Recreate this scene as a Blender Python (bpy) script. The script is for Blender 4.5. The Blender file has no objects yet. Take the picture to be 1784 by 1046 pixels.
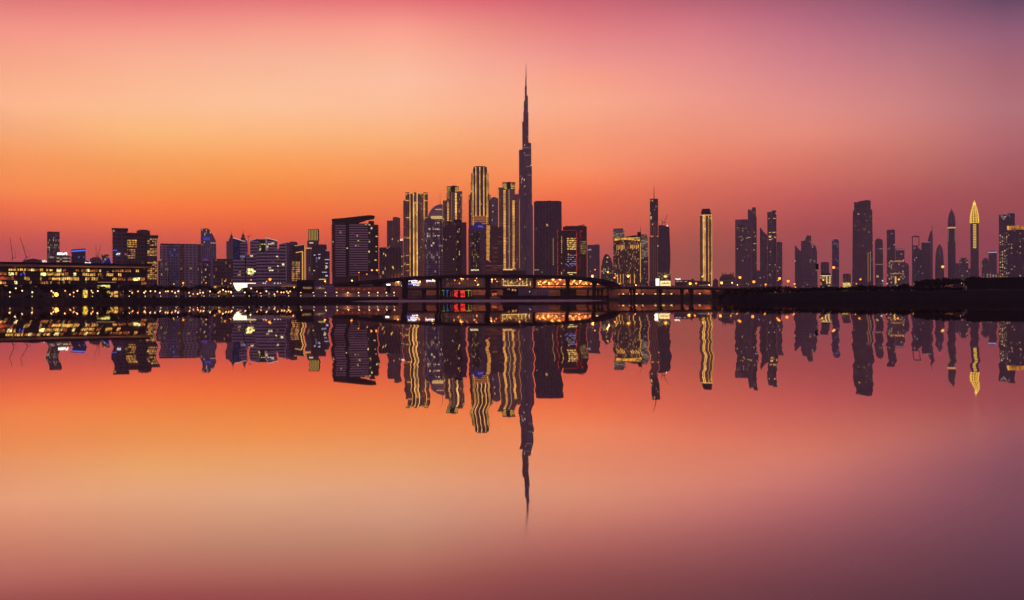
import bpy, bmesh, math, random
from mathutils import Vector, Matrix
random.seed(7)
R = math.radians
SC = bpy.context.scene
COL = SC.collection

# ---------------------------------------------------------------- camera
FPX = 1716.0            # focal length in photo pixels (photo 1784 x 1046)
PXC, HOR = 892.0, 521.4 # principal column and the horizon row there
ROLL = -0.003           # the horizon climbs slightly to the right
ZC = 1.0                # eye height above the water
cd = bpy.data.cameras.new('camera')
cam = bpy.data.objects.new('camera', cd)
COL.objects.link(cam)
cd.sensor_width = 36.0
cd.lens = 36.0 * FPX / 1784.0
cd.shift_y = -(523.0 - HOR) / 1784.0
cd.clip_start = 0.1
cd.clip_end = 40000
cam.matrix_world = Matrix(((1, -ROLL, 0, 0), (0, 0, -1, 0), (ROLL, 1, 0, ZC), (0, 0, 0, 1)))
SC.camera = cam

# ---------------------------------------------------------------- render settings
SC.view_settings.view_transform = 'Standard'
SC.view_settings.look = 'None'
SC.view_settings.exposure = 0.0
SC.view_settings.gamma = 1.0
SC.render.engine = 'CYCLES'
SC.cycles.use_denoising = True
SC.cycles.max_bounces = 6
SC.cycles.diffuse_bounces = 2
SC.cycles.glossy_bounces = 3
SC.cycles.transmission_bounces = 2
SC.cycles.volume_bounces = 0
SC.cycles.sample_clamp_indirect = 4.0
SC.cycles.caustics_reflective = False
SC.cycles.caustics_refractive = False

def lin(r, g, b):
    f = lambda c: (c / 255 / 12.92) if c / 255 <= 0.04045 else ((c / 255 + 0.055) / 1.055) ** 2.4
    return (f(r), f(g), f(b))

# ---------------------------------------------------------------- dusk sky
def sky_world():
    w = bpy.data.worlds.new('World')
    SC.world = w
    w.use_nodes = True
    nt = w.node_tree
    nt.nodes.clear()
    N, L = nt.nodes.new, nt.links.new
    out = N('ShaderNodeOutputWorld')
    bg = N('ShaderNodeBackground')
    bg.inputs['Strength'].default_value = 2.0
    L(bg.outputs[0], out.inputs['Surface'])
    tc = N('ShaderNodeTexCoord')
    sp = N('ShaderNodeSeparateXYZ')
    L(tc.outputs['Generated'], sp.inputs[0])
    def M(op, a, b=None):
        n = N('ShaderNodeMath'); n.operation = op
        for i, v in enumerate((a, b)):
            if v is None: continue
            if isinstance(v, (int, float)): n.inputs[i].default_value = v
            else: L(v, n.inputs[i])
        return n.outputs[0]
    az = M('MULTIPLY', M('ARCTAN2', sp.outputs[0], sp.outputs[1]), 180 / math.pi)
    el = M('MULTIPLY', M('ARCSINE', sp.outputs[2]), 2 / math.pi)
    # each column: azimuth, then (elevation in degrees, colour)
    dusk = [(0, (176, 122, 138)), (10, (182, 130, 152)), (30, (142, 112, 146)), (90, (92, 80, 122))]
    side = lambda c: [(0, c), (10, tuple(int(.85 * v) for v in c)), (25, (120, 88, 118)), (45, (98, 80, 116)), (90, (92, 80, 122))]
    top = [(26, (118, 76, 104)), (45, (84, 68, 104)), (90, (92, 80, 122))]
    def colm(px, rows):
        a = math.atan((px - 892) / FPX)
        h = HOR + ROLL * (px - 892)
        s = [(math.degrees(math.atan((h - y) / FPX * math.cos(a))), c) for y, c in rows]
        return (math.degrees(a), sorted(s) + top)
    cols = [(-180, dusk), (-100, dusk), (-60, side((170, 92, 92)))]
    cols += [colm(px, rows) for px, rows in SKY]
    cols += [(60, side((112, 62, 84))), (100, dusk), (180, dusk)]
    prev = None
    for i, (a, st) in enumerate(cols):
        r = N('ShaderNodeValToRGB')
        L(el, r.inputs[0])
        cr = r.color_ramp
        cr.interpolation = 'LINEAR'
        while len(cr.elements) > 1: cr.elements.remove(cr.elements[-1])
        for j, (e, c) in enumerate(st):
            p = max(0, min(1, e / 90))
            el_ = cr.elements[0] if j == 0 else cr.elements.new(p)
            el_.position = p
            el_.color = (*(v * .5 for v in lin(*c)), 1)
        if prev is None:
            prev = r.outputs[0]
        else:
            a0 = cols[i - 1][0]
            f = M('DIVIDE', M('SUBTRACT', az, a0), a - a0)
            m = N('ShaderNodeMix'); m.data_type = 'RGBA'
            m.clamp_factor = True
            L(f, m.inputs[0]); L(prev, m.inputs[6]); L(r.outputs[0], m.inputs[7])
            prev = m.outputs[2]
    L(prev, bg.inputs['Color'])
#SKYTABLE
SKY = [
 (40, [(0, (255.8, 138.1, 133.1)), (50, (286.3, 174.5, 155.0)), (100, (291.8, 196.0, 156.5)), (180, (311.8, 226.2, 170.0)), (230, (314.4, 217.5, 144.3)), (280, (330.4, 204.7, 101.7)), (330, (334.7, 185.6, 79.8)), (360, (327.5, 153.9, 71.0)), (400, (287.4, 119.1, 75.7)), (425, (252.8, 102.2, 84.5)), (440, (241.1, 98.7, 92.8)), (515, (216.0, 91.5, 92.8))]),
 (250, [(0, (260.0, 130.3, 132.9)), (50, (283.6, 177.1, 155.7)), (100, (293.3, 206.9, 168.9)), (180, (307.2, 232.5, 175.4)), (230, (317.2, 234.9, 146.1)), (280, (326.0, 213.2, 104.9)), (330, (324.7, 185.4, 64.3)), (360, (331.5, 157.7, 49.0)), (385, (316.0, 140.3, 52.0)), (405, (288.0, 120.5, 67.7)), (430, (251.4, 106.4, 81.0)), (515, (225.7, 96.6, 85.2))]),
 (460, [(0, (260.3, 134.2, 134.9)), (50, (284.2, 182.1, 158.4)), (100, (288.5, 211.7, 172.8)), (180, (306.5, 237.2, 183.6)), (240, (317.2, 228.2, 143.1)), (290, (331.4, 206.7, 88.9)), (330, (320.3, 180.2, 59.8)), (360, (324.4, 155.3, 39.3)), (400, (299.1, 118.8, 42.9)), (430, (265.1, 106.0, 70.0)), (450, (249.4, 101.0, 74.5)), (515, (226.2, 90.8, 78.8))]),
 (700, [(0, (259.3, 127.8, 130.4)), (50, (289.4, 185.0, 162.7)), (100, (292.1, 212.9, 173.5)), (140, (298.7, 226.9, 188.0)), (190, (306.3, 228.9, 177.2)), (240, (314.5, 223.0, 143.1)), (290, (324.4, 199.3, 99.3)), (330, (320.0, 172.2, 69.3)), (400, (290.4, 118.8, 57.3)), (440, (249.3, 104.6, 75.9)), (510, (221.8, 94.7, 75.9))]),
 (840, [(0, (250.1, 116.3, 127.6)), (50, (271.3, 164.6, 147.8)), (100, (287.3, 192.9, 168.3)), (140, (293.9, 209.5, 174.4)), (190, (303.5, 217.5, 169.0)), (240, (311.9, 207.9, 137.7)), (290, (322.5, 192.1, 102.1)), (330, (318.1, 168.1, 74.8)), (400, (282.9, 120.0, 63.5)), (440, (243.2, 107.8, 76.9)), (510, (217.1, 99.9, 76.9))]),
 (1010, [(0, (227.7, 111.9, 123.5)), (50, (258.3, 142.9, 143.9)), (100, (275.9, 173.6, 162.3)), (130, (292.5, 188.5, 157.3)), (180, (302.1, 206.9, 164.3)), (240, (308.9, 195.4, 140.0)), (290, (325.6, 189.8, 120.7)), (320, (324.2, 164.5, 87.0)), (345, (309.1, 139.5, 74.5)), (400, (274.6, 115.0, 74.5)), (440, (233.0, 103.9, 80.9)), (510, (211.9, 93.9, 78.8))]),
 (1220, [(0, (205.9, 107.6, 125.4)), (50, (244.5, 139.1, 148.4)), (110, (267.2, 165.6, 160.5)), (170, (286.4, 183.9, 162.0)), (220, (292.4, 183.0, 145.8)), (280, (305.9, 167.5, 121.1)), (330, (280.7, 134.9, 95.5)), (380, (247.8, 114.9, 81.8)), (410, (223.1, 103.7, 77.7)), (440, (198.0, 100.5, 75.6)), (510, (188.9, 95.5, 75.6))]),
 (1410, [(0, (182.4, 101.7, 126.6)), (60, (221.3, 129.9, 148.5)), (120, (247.3, 151.8, 157.9)), (190, (274.7, 172.6, 159.1)), (230, (288.4, 175.9, 147.1)), (290, (279.9, 148.5, 117.9)), (350, (246.4, 109.3, 97.6)), (400, (211.5, 90.7, 84.1)), (440, (193.7, 88.9, 86.1)), (510, (184.6, 83.5, 86.1))]),
 (1590, [(0, (149.7, 90.6, 119.8)), (60, (193.8, 120.1, 139.5)), (120, (224.3, 142.0, 146.7)), (190, (250.4, 157.4, 151.9)), (240, (258.9, 154.7, 136.3)), (290, (249.5, 137.3, 116.2)), (345, (222.4, 99.6, 93.8)), (400, (196.5, 83.7, 85.8)), (440, (184.0, 81.8, 87.9)), (510, (173.0, 78.1, 85.8))]),
 (1750, [(0, (108.0, 74.9, 105.3)), (60, (168.2, 105.7, 132.6)), (120, (194.5, 119.9, 130.6)), (190, (217.5, 136.9, 141.7)), (250, (223.5, 126.8, 127.8)), (300, (212.6, 110.8, 106.6)), (345, (201.4, 91.8, 87.1)), (420, (178.9, 76.8, 85.0)), (510, (162.4, 70.8, 80.7))]),
]
#END
sky_world()

# ---------------------------------------------------------------- helpers
def hor(px): return HOR + ROLL * (px - PXC)
def at(px, py, Y):
    """world point seen at photo pixel (px, py) at distance Y"""
    u = (px - PXC) / FPX
    return Vector((u * Y, Y, ZC + (hor(px) - py) / FPX * Y))

class MB:
    def __init__(self): self.v = []; self.f = []
    def add(self, vs, fs):
        k = len(self.v)
        self.v += [tuple(p) for p in vs]
        self.f += [tuple(i + k for i in f) for f in fs]
        return self
    def prism(self, foot, z0, z1):
        """footprint [(x,y)] counter-clockwise from above; z1 number or list"""
        n = len(foot)
        zt = z1 if isinstance(z1, (list, tuple)) else [z1] * n
        zb = z0 if isinstance(z0, (list, tuple)) else [z0] * n
        vs = [(x, y, zb[i]) for i, (x, y) in enumerate(foot)] + [(x, y, zt[i]) for i, (x, y) in enumerate(foot)]
        fs = [tuple(range(n - 1, -1, -1)), tuple(range(n, 2 * n))]
        fs += [(i, (i + 1) % n, n + (i + 1) % n, n + i) for i in range(n)]
        return self.add(vs, fs)
    def box(self, x0, x1, y0, y1, z0, z1):
        return self.prism([(x0, y0), (x1, y0), (x1, y1), (x0, y1)], z0, z1)
    def outline(self, pts, y0, y1):
        """front outline [(x,z)] given thickness in y"""
        a = sum(pts[i][0] * pts[(i + 1) % len(pts)][1] - pts[(i + 1) % len(pts)][0] * pts[i][1] for i in range(len(pts)))
        if a < 0: pts = pts[::-1]
        n = len(pts)
        vs = [(x, y0, z) for x, z in pts] + [(x, y1, z) for x, z in pts]
        fs = [tuple(range(n)), tuple(range(2 * n - 1, n - 1, -1))]
        fs += [((i + 1) % n, i, n + i, n + (i + 1) % n) for i in range(n)]
        return self.add(vs, fs)
    def lathe(self, prof, cx=0, cy=0, n=16, sx=1, sy=1):
        """profile [(r,z)] from the bottom up"""
        vs, fs = [], []
        m = len(prof)
        for r, z in prof:
            for i in range(n):
                a = 2 * math.pi * i / n
                vs.append((cx + sx * r * math.cos(a), cy + sy * r * math.sin(a), z))
        for j in range(m - 1):
            for i in range(n):
                k = (i + 1) % n
                fs.append((j * n + i, j * n + k, (j + 1) * n + k, (j + 1) * n + i))
        fs.append(tuple(range(n - 1, -1, -1)))
        fs.append(tuple((m - 1) * n + i for i in range(n)))
        return self.add(vs, fs)
    def tube(self, pts, r, n=6):
        """tube along points, radius number or list"""
        pts = [Vector(p) for p in pts]
        rs = r if isinstance(r, (list, tuple)) else [r] * len(pts)
        vs, fs = [], []
        for i, p in enumerate(pts):
            d = (pts[min(i + 1, len(pts) - 1)] - pts[max(i - 1, 0)]).normalized()
            up = Vector((0, 0, 1)) if abs(d.z) < 0.9 else Vector((0, 1, 0))
            s = d.cross(up).normalized(); t = s.cross(d)
            for k in range(n):
                a = 2 * math.pi * k / n
                vs.append(p + (s * math.cos(a) + t * math.sin(a)) * rs[i])
        for i in range(len(pts) - 1):
            for k in range(n):
                q = (k + 1) % n
                fs.append((i * n + k, i * n + q, (i + 1) * n + q, (i + 1) * n + k))
        fs.append(tuple(range(n - 1, -1, -1)))
        fs.append(tuple((len(pts) - 1) * n + i for i in range(n)))
        return self.add(vs, fs)
    def ball(self, c, r, n=8, m=6, sz=1):
        prof = [(max(1e-3, r * math.sin(math.pi * j / m)), c[2] - sz * r * math.cos(math.pi * j / m)) for j in range(m + 1)]
        return self.lathe(prof, c[0], c[1], n)
    def mesh(self, name, mat, smooth=False):
        me = bpy.data.meshes.new(name)
        me.from_pydata(self.v, [], self.f)
        bm = bmesh.new(); bm.from_mesh(me)
        bmesh.ops.recalc_face_normals(bm, faces=bm.faces)
        bm.to_mesh(me); bm.free()
        if smooth: me.polygons.foreach_set('use_smooth', [True] * len(me.polygons))
        me.materials.append(mat)
        return me
    def build(self, name, mat, parent=None, smooth=False):
        o = bpy.data.objects.new(name, self.mesh(name, mat, smooth))
        COL.objects.link(o)
        if parent is not None: o.parent = parent
        return o

def tag(o, label=None, cat=None, group=None, kind=None):
    if label: o['label'] = label
    if cat: o['category'] = cat
    if group: o['group'] = group
    if kind: o['kind'] = kind
    return o
def empty(name, loc, rz=0.0):
    o = bpy.data.objects.new(name, None)
    COL.objects.link(o)
    o.location = loc; o.rotation_euler = (0, 0, rz)
    o.empty_display_size = 5
    return o
KIDS = {}
def copy_tree(o, parent=None):
    c = o.copy(); COL.objects.link(c)
    if parent is not None: c.parent = parent
    for ch in o.children: copy_tree(ch, c)
    return c

# ---------------------------------------------------------------- materials
def principled(name, col, rough=0.6, metal=0.0, noise=0.0, scale=1.0, spec=0.5):
    m = bpy.data.materials.new(name)
    m.use_nodes = True
    nt = m.node_tree
    b = nt.nodes['Principled BSDF']
    b.inputs['Roughness'].default_value = rough
    b.inputs['Metallic'].default_value = metal
    b.inputs['Specular IOR Level'].default_value = spec
    b.inputs['Base Color'].default_value = (*col, 1)
    if noise:
        tc = nt.nodes.new('ShaderNodeTexCoord')
        n = nt.nodes.new('ShaderNodeTexNoise')
        n.inputs['Scale'].default_value = scale; n.inputs['Detail'].default_value = 5
        r = nt.nodes.new('ShaderNodeMapRange')
        r.inputs[1].default_value = 0.3; r.inputs[2].default_value = 0.7
        r.inputs[3].default_value = 1 - noise; r.inputs[4].default_value = 1 + noise
        x = nt.nodes.new('ShaderNodeVectorMath'); x.operation = 'SCALE'
        x.inputs[0].default_value = col
        nt.links.new(tc.outputs['Object'], n.inputs['Vector'])
        nt.links.new(n.outputs['Fac'], r.inputs[0])
        nt.links.new(r.outputs[0], x.inputs['Scale'])
        nt.links.new(x.outputs[0], b.inputs['Base Color'])
    return m
EMC = {}
def glow(rgb, strength=1.0, sample=False, vary=0.0, low=.15, mullion=0.0):
    """a lamp, lit window, sign or LED: something that gives off light"""
    key = (rgb, strength, sample, vary, low, mullion)
    if key in EMC: return EMC[key]
    m = bpy.data.materials.new('light_source')
    m.use_nodes = True
    nt = m.node_tree
    b = nt.nodes['Principled BSDF']
    b.inputs['Base Color'].default_value = (0.05, 0.05, 0.05, 1)
    b.inputs['Emission Color'].default_value = (*lin(*rgb), 1)
    b.inputs['Emission Strength'].default_value = strength
    if vary:
        tc = nt.nodes.new('ShaderNodeTexCoord')
        n = nt.nodes.new('ShaderNodeTexNoise')
        n.inputs['Scale'].default_value = vary; n.inputs['Detail'].default_value = 2
        r = nt.nodes.new('ShaderNodeMapRange')
        r.inputs[1].default_value = 0.38; r.inputs[2].default_value = 0.62
        r.inputs[3].default_value = low * strength; r.inputs[4].default_value = 1.3 * strength
        nt.links.new(tc.outputs['Object'], n.inputs['Vector'])
        nt.links.new(n.outputs['Fac'], r.inputs[0])
        out = r.outputs[0]
        if mullion:   # glazing bars across the lit pane
            sx = nt.nodes.new('ShaderNodeSeparateXYZ'); nt.links.new(tc.outputs['Object'], sx.inputs[0])
            q = []
            for ax, per, bar in ((0, mullion, .2), (2, mullion * 1.1, .16)):
                d = nt.nodes.new('ShaderNodeMath'); d.operation = 'DIVIDE'; nt.links.new(sx.outputs[ax], d.inputs[0]); d.inputs[1].default_value = per
                f = nt.nodes.new('ShaderNodeMath'); f.operation = 'FRACT'; nt.links.new(d.outputs[0], f.inputs[0])
                g = nt.nodes.new('ShaderNodeMath'); g.operation = 'GREATER_THAN'; nt.links.new(f.outputs[0], g.inputs[0]); g.inputs[1].default_value = bar
                q.append(g.outputs[0])
            for z in q:
                x = nt.nodes.new('ShaderNodeMath'); x.operation = 'MULTIPLY'; nt.links.new(out, x.inputs[0]); nt.links.new(z, x.inputs[1]); out = x.outputs[0]
        nt.links.new(out, b.inputs['Emission Strength'])
    if not sample: m.cycles.emission_sampling = 'NONE'
    EMC[key] = m
    return m

def facade_group():
    g = bpy.data.node_groups.new('facade', 'ShaderNodeTree')
    I = g.interface
    def sock(n, t, d):
        s = I.new_socket(n, in_out='INPUT', socket_type=t)
        s.default_value = d
    sock('Wall', 'NodeSocketColor', (.2, .15, .15, 1)); sock('Glass', 'NodeSocketColor', (.03, .03, .05, 1))
    sock('Lit', 'NodeSocketColor', (1, .6, .2, 1)); sock('Lit2', 'NodeSocketColor', (1, .6, .2, 1))
    for n, d in (('Frac', .1), ('Strength', 1.), ('Bay', 4.), ('Floor', 4.), ('MarginU', .12), ('MarginV', .2), ('Seed', 0.), ('Rows', 0.), ('Clump', 30.)):
        sock(n, 'NodeSocketFloat', d)
    I.new_socket('BSDF', in_out='OUTPUT', socket_type='NodeSocketShader')
    N, L = g.nodes.new, g.links.new
    gi, go = N('NodeGroupInput'), N('NodeGroupOutput')
    def M(op, *a):
        n = N('ShaderNodeMath'); n.operation = op
        for i, v in enumerate(a):
            if isinstance(v, (int, float)): n.inputs[i].default_value = v
            else: L(v, n.inputs[i])
        return n.outputs[0]
    def CX(x, y, z):
        n = N('ShaderNodeCombineXYZ')
        for i, v in enumerate((x, y, z)):
            if isinstance(v, (int, float)): n.inputs[i].default_value = v
            else: L(v, n.inputs[i])
        return n.outputs[0]
    def mixc(f, a, b):
        n = N('ShaderNodeMix'); n.data_type = 'RGBA'
        L(f, n.inputs[0])
        for i, v in ((6, a), (7, b)):
            if isinstance(v, tuple): n.inputs[i].default_value = v
            else: L(v, n.inputs[i])
        return n.outputs[2]
    tc = N('ShaderNodeTexCoord')
    p = N('ShaderNodeSeparateXYZ'); L(tc.outputs['Object'], p.inputs[0])
    nn = N('ShaderNodeSeparateXYZ'); L(tc.outputs['Normal'], nn.inputs[0])
    u = M('SUBTRACT', M('MULTIPLY', p.outputs[1], nn.outputs[0]), M('MULTIPLY', p.outputs[0], nn.outputs[1]))
    cu_ = M('ADD', M('DIVIDE', u, gi.outputs['Bay']), 200.37)
    cv_ = M('ADD', M('DIVIDE', p.outputs[2], gi.outputs['Floor']), 100.0)
    cu, cv = M('FLOOR', cu_), M('FLOOR', cv_)
    fu, fv = M('FRACT', cu_), M('FRACT', cv_)
    mu = M('MULTIPLY', M('GREATER_THAN', fu, gi.outputs['MarginU']), M('LESS_THAN', fu, M('SUBTRACT', 1.0, gi.outputs['MarginU'])))
    mv = M('MULTIPLY', M('GREATER_THAN', fv, gi.outputs['MarginV']), M('LESS_THAN', fv, .94))
    vert = M('LESS_THAN', M('ABSOLUTE', nn.outputs[2]), .6)
    mask = M('MULTIPLY', M('MULTIPLY', mu, mv), vert)
    w = N('ShaderNodeTexWhiteNoise'); w.noise_dimensions = '3D'
    face = M('MULTIPLY', M('ROUND', M('MULTIPLY', nn.outputs[0], 4.0)), 7.0)
    L(CX(cu, cv, M('ADD', gi.outputs['Seed'], face)), w.inputs['Vector'])
    wc = N('ShaderNodeSeparateColor'); L(w.outputs['Color'], wc.inputs[0])
    # whole storeys with light on
    w2 = N('ShaderNodeTexWhiteNoise'); w2.noise_dimensions = '2D'
    L(CX(cv, gi.outputs['Seed'], 0.0), w2.inputs['Vector'])
    rowlit = M('LESS_THAN', w2.outputs['Value'], gi.outputs['Rows'])
    nz = N('ShaderNodeTexNoise'); nz.inputs['Scale'].default_value = 1.0; nz.inputs['Detail'].default_value = 1.0
    L(CX(M('DIVIDE', u, gi.outputs['Clump']), M('DIVIDE', p.outputs[2], gi.outputs['Clump']), gi.outputs['Seed']), nz.inputs['Vector'])
    cl = N('ShaderNodeMapRange'); L(nz.outputs['Fac'], cl.inputs[0])
    cl.inputs[1].default_value = .35; cl.inputs[2].default_value = .65; cl.inputs[3].default_value = .15; cl.inputs[4].default_value = 1.9
    thr = M('ADD', M('MULTIPLY', gi.outputs['Frac'], cl.outputs[0]), M('MULTIPLY', rowlit, .55))
    lit = M('MULTIPLY', M('LESS_THAN', w.outputs['Value'], thr), mask)
    est = M('MULTIPLY', M('MULTIPLY', lit, gi.outputs['Strength']), M('ADD', .1, M('MULTIPLY', M('MULTIPLY', wc.outputs[1], wc.outputs[1]), 1.5)))
    # weathered wall, blinds and glass that differ from pane to pane
    n2 = N('ShaderNodeTexNoise'); n2.inputs['Scale'].default_value = .05; n2.inputs['Detail'].default_value = 4.0
    L(tc.outputs['Object'], n2.inputs['Vector'])
    wv = N('ShaderNodeVectorMath'); wv.operation = 'SCALE'
    L(gi.outputs['Wall'], wv.inputs[0]); L(M('ADD', .35, M('MULTIPLY', n2.outputs['Fac'], 1.3)), wv.inputs['Scale'])
    gv = N('ShaderNodeVectorMath'); gv.operation = 'SCALE'
    L(gi.outputs['Glass'], gv.inputs[0]); L(M('ADD', .5, wc.outputs[2]), gv.inputs['Scale'])
    base = mixc(mask, wv.outputs[0], gv.outputs[0])
    b = N('ShaderNodeBsdfPrincipled'); b.inputs['Specular IOR Level'].default_value = .35
    L(base, b.inputs['Base Color'])
    L(M('SUBTRACT', .75, M('MULTIPLY', mask, .5)), b.inputs['Roughness'])
    L(mixc(wc.outputs[0], gi.outputs['Lit'], gi.outputs['Lit2']), b.inputs['Emission Color'])
    L(est, b.inputs['Emission Strength'])
    L(b.outputs[0], go.inputs[0])
    return g
FG = facade_group()
FSEED = [0]
WARM, GOLDL, WHITEL, BLUEL, ORANGE = (255, 190, 110), (255, 200, 80), (255, 240, 215), (120, 140, 255), (255, 150, 70)
def facade(wall=(.16, .11, .12), glass=(.03, .025, .04), lit=WARM, lit2=None, frac=.06, st=.7, bay=4., fl=4., mu=.12, mv=.2, rows=0., clump=30.):
    m = bpy.data.materials.new('facade')
    m.use_nodes = True
    nt = m.node_tree
    nt.nodes.clear()
    o = nt.nodes.new('ShaderNodeOutputMaterial')
    g = nt.nodes.new('ShaderNodeGroup'); g.node_tree = FG
    mu, st = max(mu, .2) if mu > .07 else mu, st * .85
    FSEED[0] += 1.37
    for k, v in (('Wall', (*wall, 1)), ('Glass', (*glass, 1)), ('Lit', (*lin(*lit), 1)), ('Lit2', (*lin(*(lit2 or lit)), 1)), ('Frac', frac), ('Strength', st),
                 ('Bay', bay), ('Floor', fl), ('MarginU', mu), ('MarginV', mv), ('Seed', FSEED[0]), ('Rows', rows), ('Clump', clump)):
        g.inputs[k].default_value = v
    nt.links.new(g.outputs[0], o.inputs['Surface'])
    m.cycles.emission_sampling = 'NONE'
    return m

M_ROOF = principled('roof_concrete', (.12, .09, .10), .8, noise=.2, scale=.2)
M_STEEL = principled('dark_steel', (.05, .045, .05), .5, .6)
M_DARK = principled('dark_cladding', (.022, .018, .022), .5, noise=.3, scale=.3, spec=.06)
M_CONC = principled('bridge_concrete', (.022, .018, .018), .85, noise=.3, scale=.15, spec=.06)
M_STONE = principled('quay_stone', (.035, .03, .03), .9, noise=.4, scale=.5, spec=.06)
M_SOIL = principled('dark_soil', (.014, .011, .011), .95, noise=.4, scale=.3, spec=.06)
M_SAND = principled('pale_sand', (.42, .32, .28), .95, noise=.2, scale=.2)
M_ASPH = principled('asphalt', (.05, .045, .045), .9, noise=.2, scale=.5)
M_LAND = principled('ground', (.06, .05, .045), .95, noise=.3, scale=.02, spec=.06)
LED = glow((255, 185, 85), 1.05, vary=.05, low=.55)
LEDB = glow((255, 200, 105), 1.4, vary=.05, low=.6)
GOLDW = glow((240, 200, 80), .8, vary=.25)

# ---------------------------------------------------------------- a building in photo pixels
GZ = 1.8
class Bd:
    """a building as one Empty; parts are given by photo column / row and depth in metres behind the front"""
    def __init__(s, name, label, cat, pxc, Y, group=None):
        s.pxc, s.Y = pxc, Y
        s.phi = math.atan((pxc - PXC) / FPX)
        s.cs = math.cos(s.phi)
        p = at(pxc, 500, Y)
        s.e = empty(name, (p.x, p.y, GZ), -s.phi)
        tag(s.e, label, cat, group)
    def x(s, px, d=0.): return (px - s.pxc) * s.cs * (s.Y + d * s.cs) / FPX
    def z(s, py, d=0.): return ZC + (hor(s.pxc) - py) / FPX * (s.Y + d * s.cs) - GZ
    def w(s, px): return px * s.cs * s.Y / FPX
    def box(s, part, x0, x1, top, bot=None, d0=0., d1=None, mat=None, lab=None, parent=None):
        if d1 is None: d1 = d0 + max(8., .8 * s.w(x1 - x0))
        zb = 0 if bot is None else s.z(bot, d0)
        o = MB().box(s.x(x0, d0), s.x(x1, d0), d0, d1, zb, s.z(top, d0)).build(part, mat, parent or s.e)
        if lab: o['label'] = lab
        return o
    def corner(s, part, x0, c, x1, top, bot=None, d0=0., mat=None, topl=None, topr=None, k=.7):
        """a block seen on its corner: left face x0..c, right face c..x1"""
        dl, dr = k * s.w(c - x0) + d0, k * s.w(x1 - c) + d0
        A = (s.x(x0, dl), dl); B = (s.x(c, d0), d0); C = (s.x(x1, dr), dr)
        D = (A[0] + C[0] - B[0], A[1] + C[1] - B[1])
        zt = s.z(top, d0)
        zl = s.z(topl, dl) if topl else zt
        zr = s.z(topr, dr) if topr else zt
        zb = 0 if bot is None else s.z(bot, d0)
        return MB().prism([A, B, C, D], zb, [zl, zt, zr, zl + zr - zt]).build(part, mat, s.e)
    def poly(s, part, pts, d0=0., d1=20., mat=None, parent=None):
        """outline given in pixels, row None = ground"""
        q = [(s.x(px, d0), 0 if py is None else s.z(py, d0)) for px, py in pts]
        return MB().outline(q, d0, d1).build(part, mat, parent or s.e)
    def vled(s, xs, top, bot, wd=1.0, d=0., mat=None, name='light_strip', parent=None):
        for x in xs:
            MB().box(s.x(x - wd / 2), s.x(x + wd / 2), d - .9, d - .05, s.z(bot), s.z(top)).build(name, mat or LED, parent or s.e)
    def hled(s, ys, x0, x1, wd=1.0, d=0., mat=None, name='light_strip'):
        for y in ys:
            MB().box(s.x(x0), s.x(x1), d - 1.0, d - .05, s.z(y + wd / 2), s.z(y - wd / 2)).build(name, mat or LED, s.e)
    def wins(s, items, mat, d=0., name='window'):
        """individual lit windows: (px, py, width, height) in pixels"""
        for it in items:
            x, y, w_, h_ = it[:4]
            m = it[4] if len(it) > 4 else mat
            MB().box(s.x(x), s.x(x + w_), d - .35, d - .03, s.z(y + h_), s.z(y)).build(name, m, s.e)
    def mast(s, px, top, bot, r=.5, d=8., name='antenna', mat=None):
        rr = s.w(r)
        MB().tube([(s.x(px, d), d, s.z(bot, d)), (s.x(px, d), d, s.z(top, d))], [rr, rr * .4]).build(name, mat or M_STEEL, s.e)
    def sign(s, x0, x1, y0, y1, mat, n=9, d=-1.2, thick=.42):
        """an illegible lit sign: a run of bright strokes like letters too far off to read"""
        rnd = random.Random(int(x0 * 31 + y0))
        m = MB()
        st = (x1 - x0) / n
        for i in range(n):
            a = x0 + i * st
            h = rnd.uniform(.55, 1) * (y1 - y0)
            t = y1 - h if rnd.random() < .7 else y0
            m.box(s.x(a + .1 * st), s.x(a + (.1 + thick) * st), d, d + .4, s.z(t + h), s.z(t))
            if rnd.random() < .75:
                q = y0 + (y1 - y0) * rnd.choice((.1, .45, .75))
                m.box(s.x(a + (.12 + thick) * st), s.x(a + .98 * st), d + .02, d + .38, s.z(q + .25 * (y1 - y0)), s.z(q))
        return m.build('sign_lettering', mat, s.e)
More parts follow.
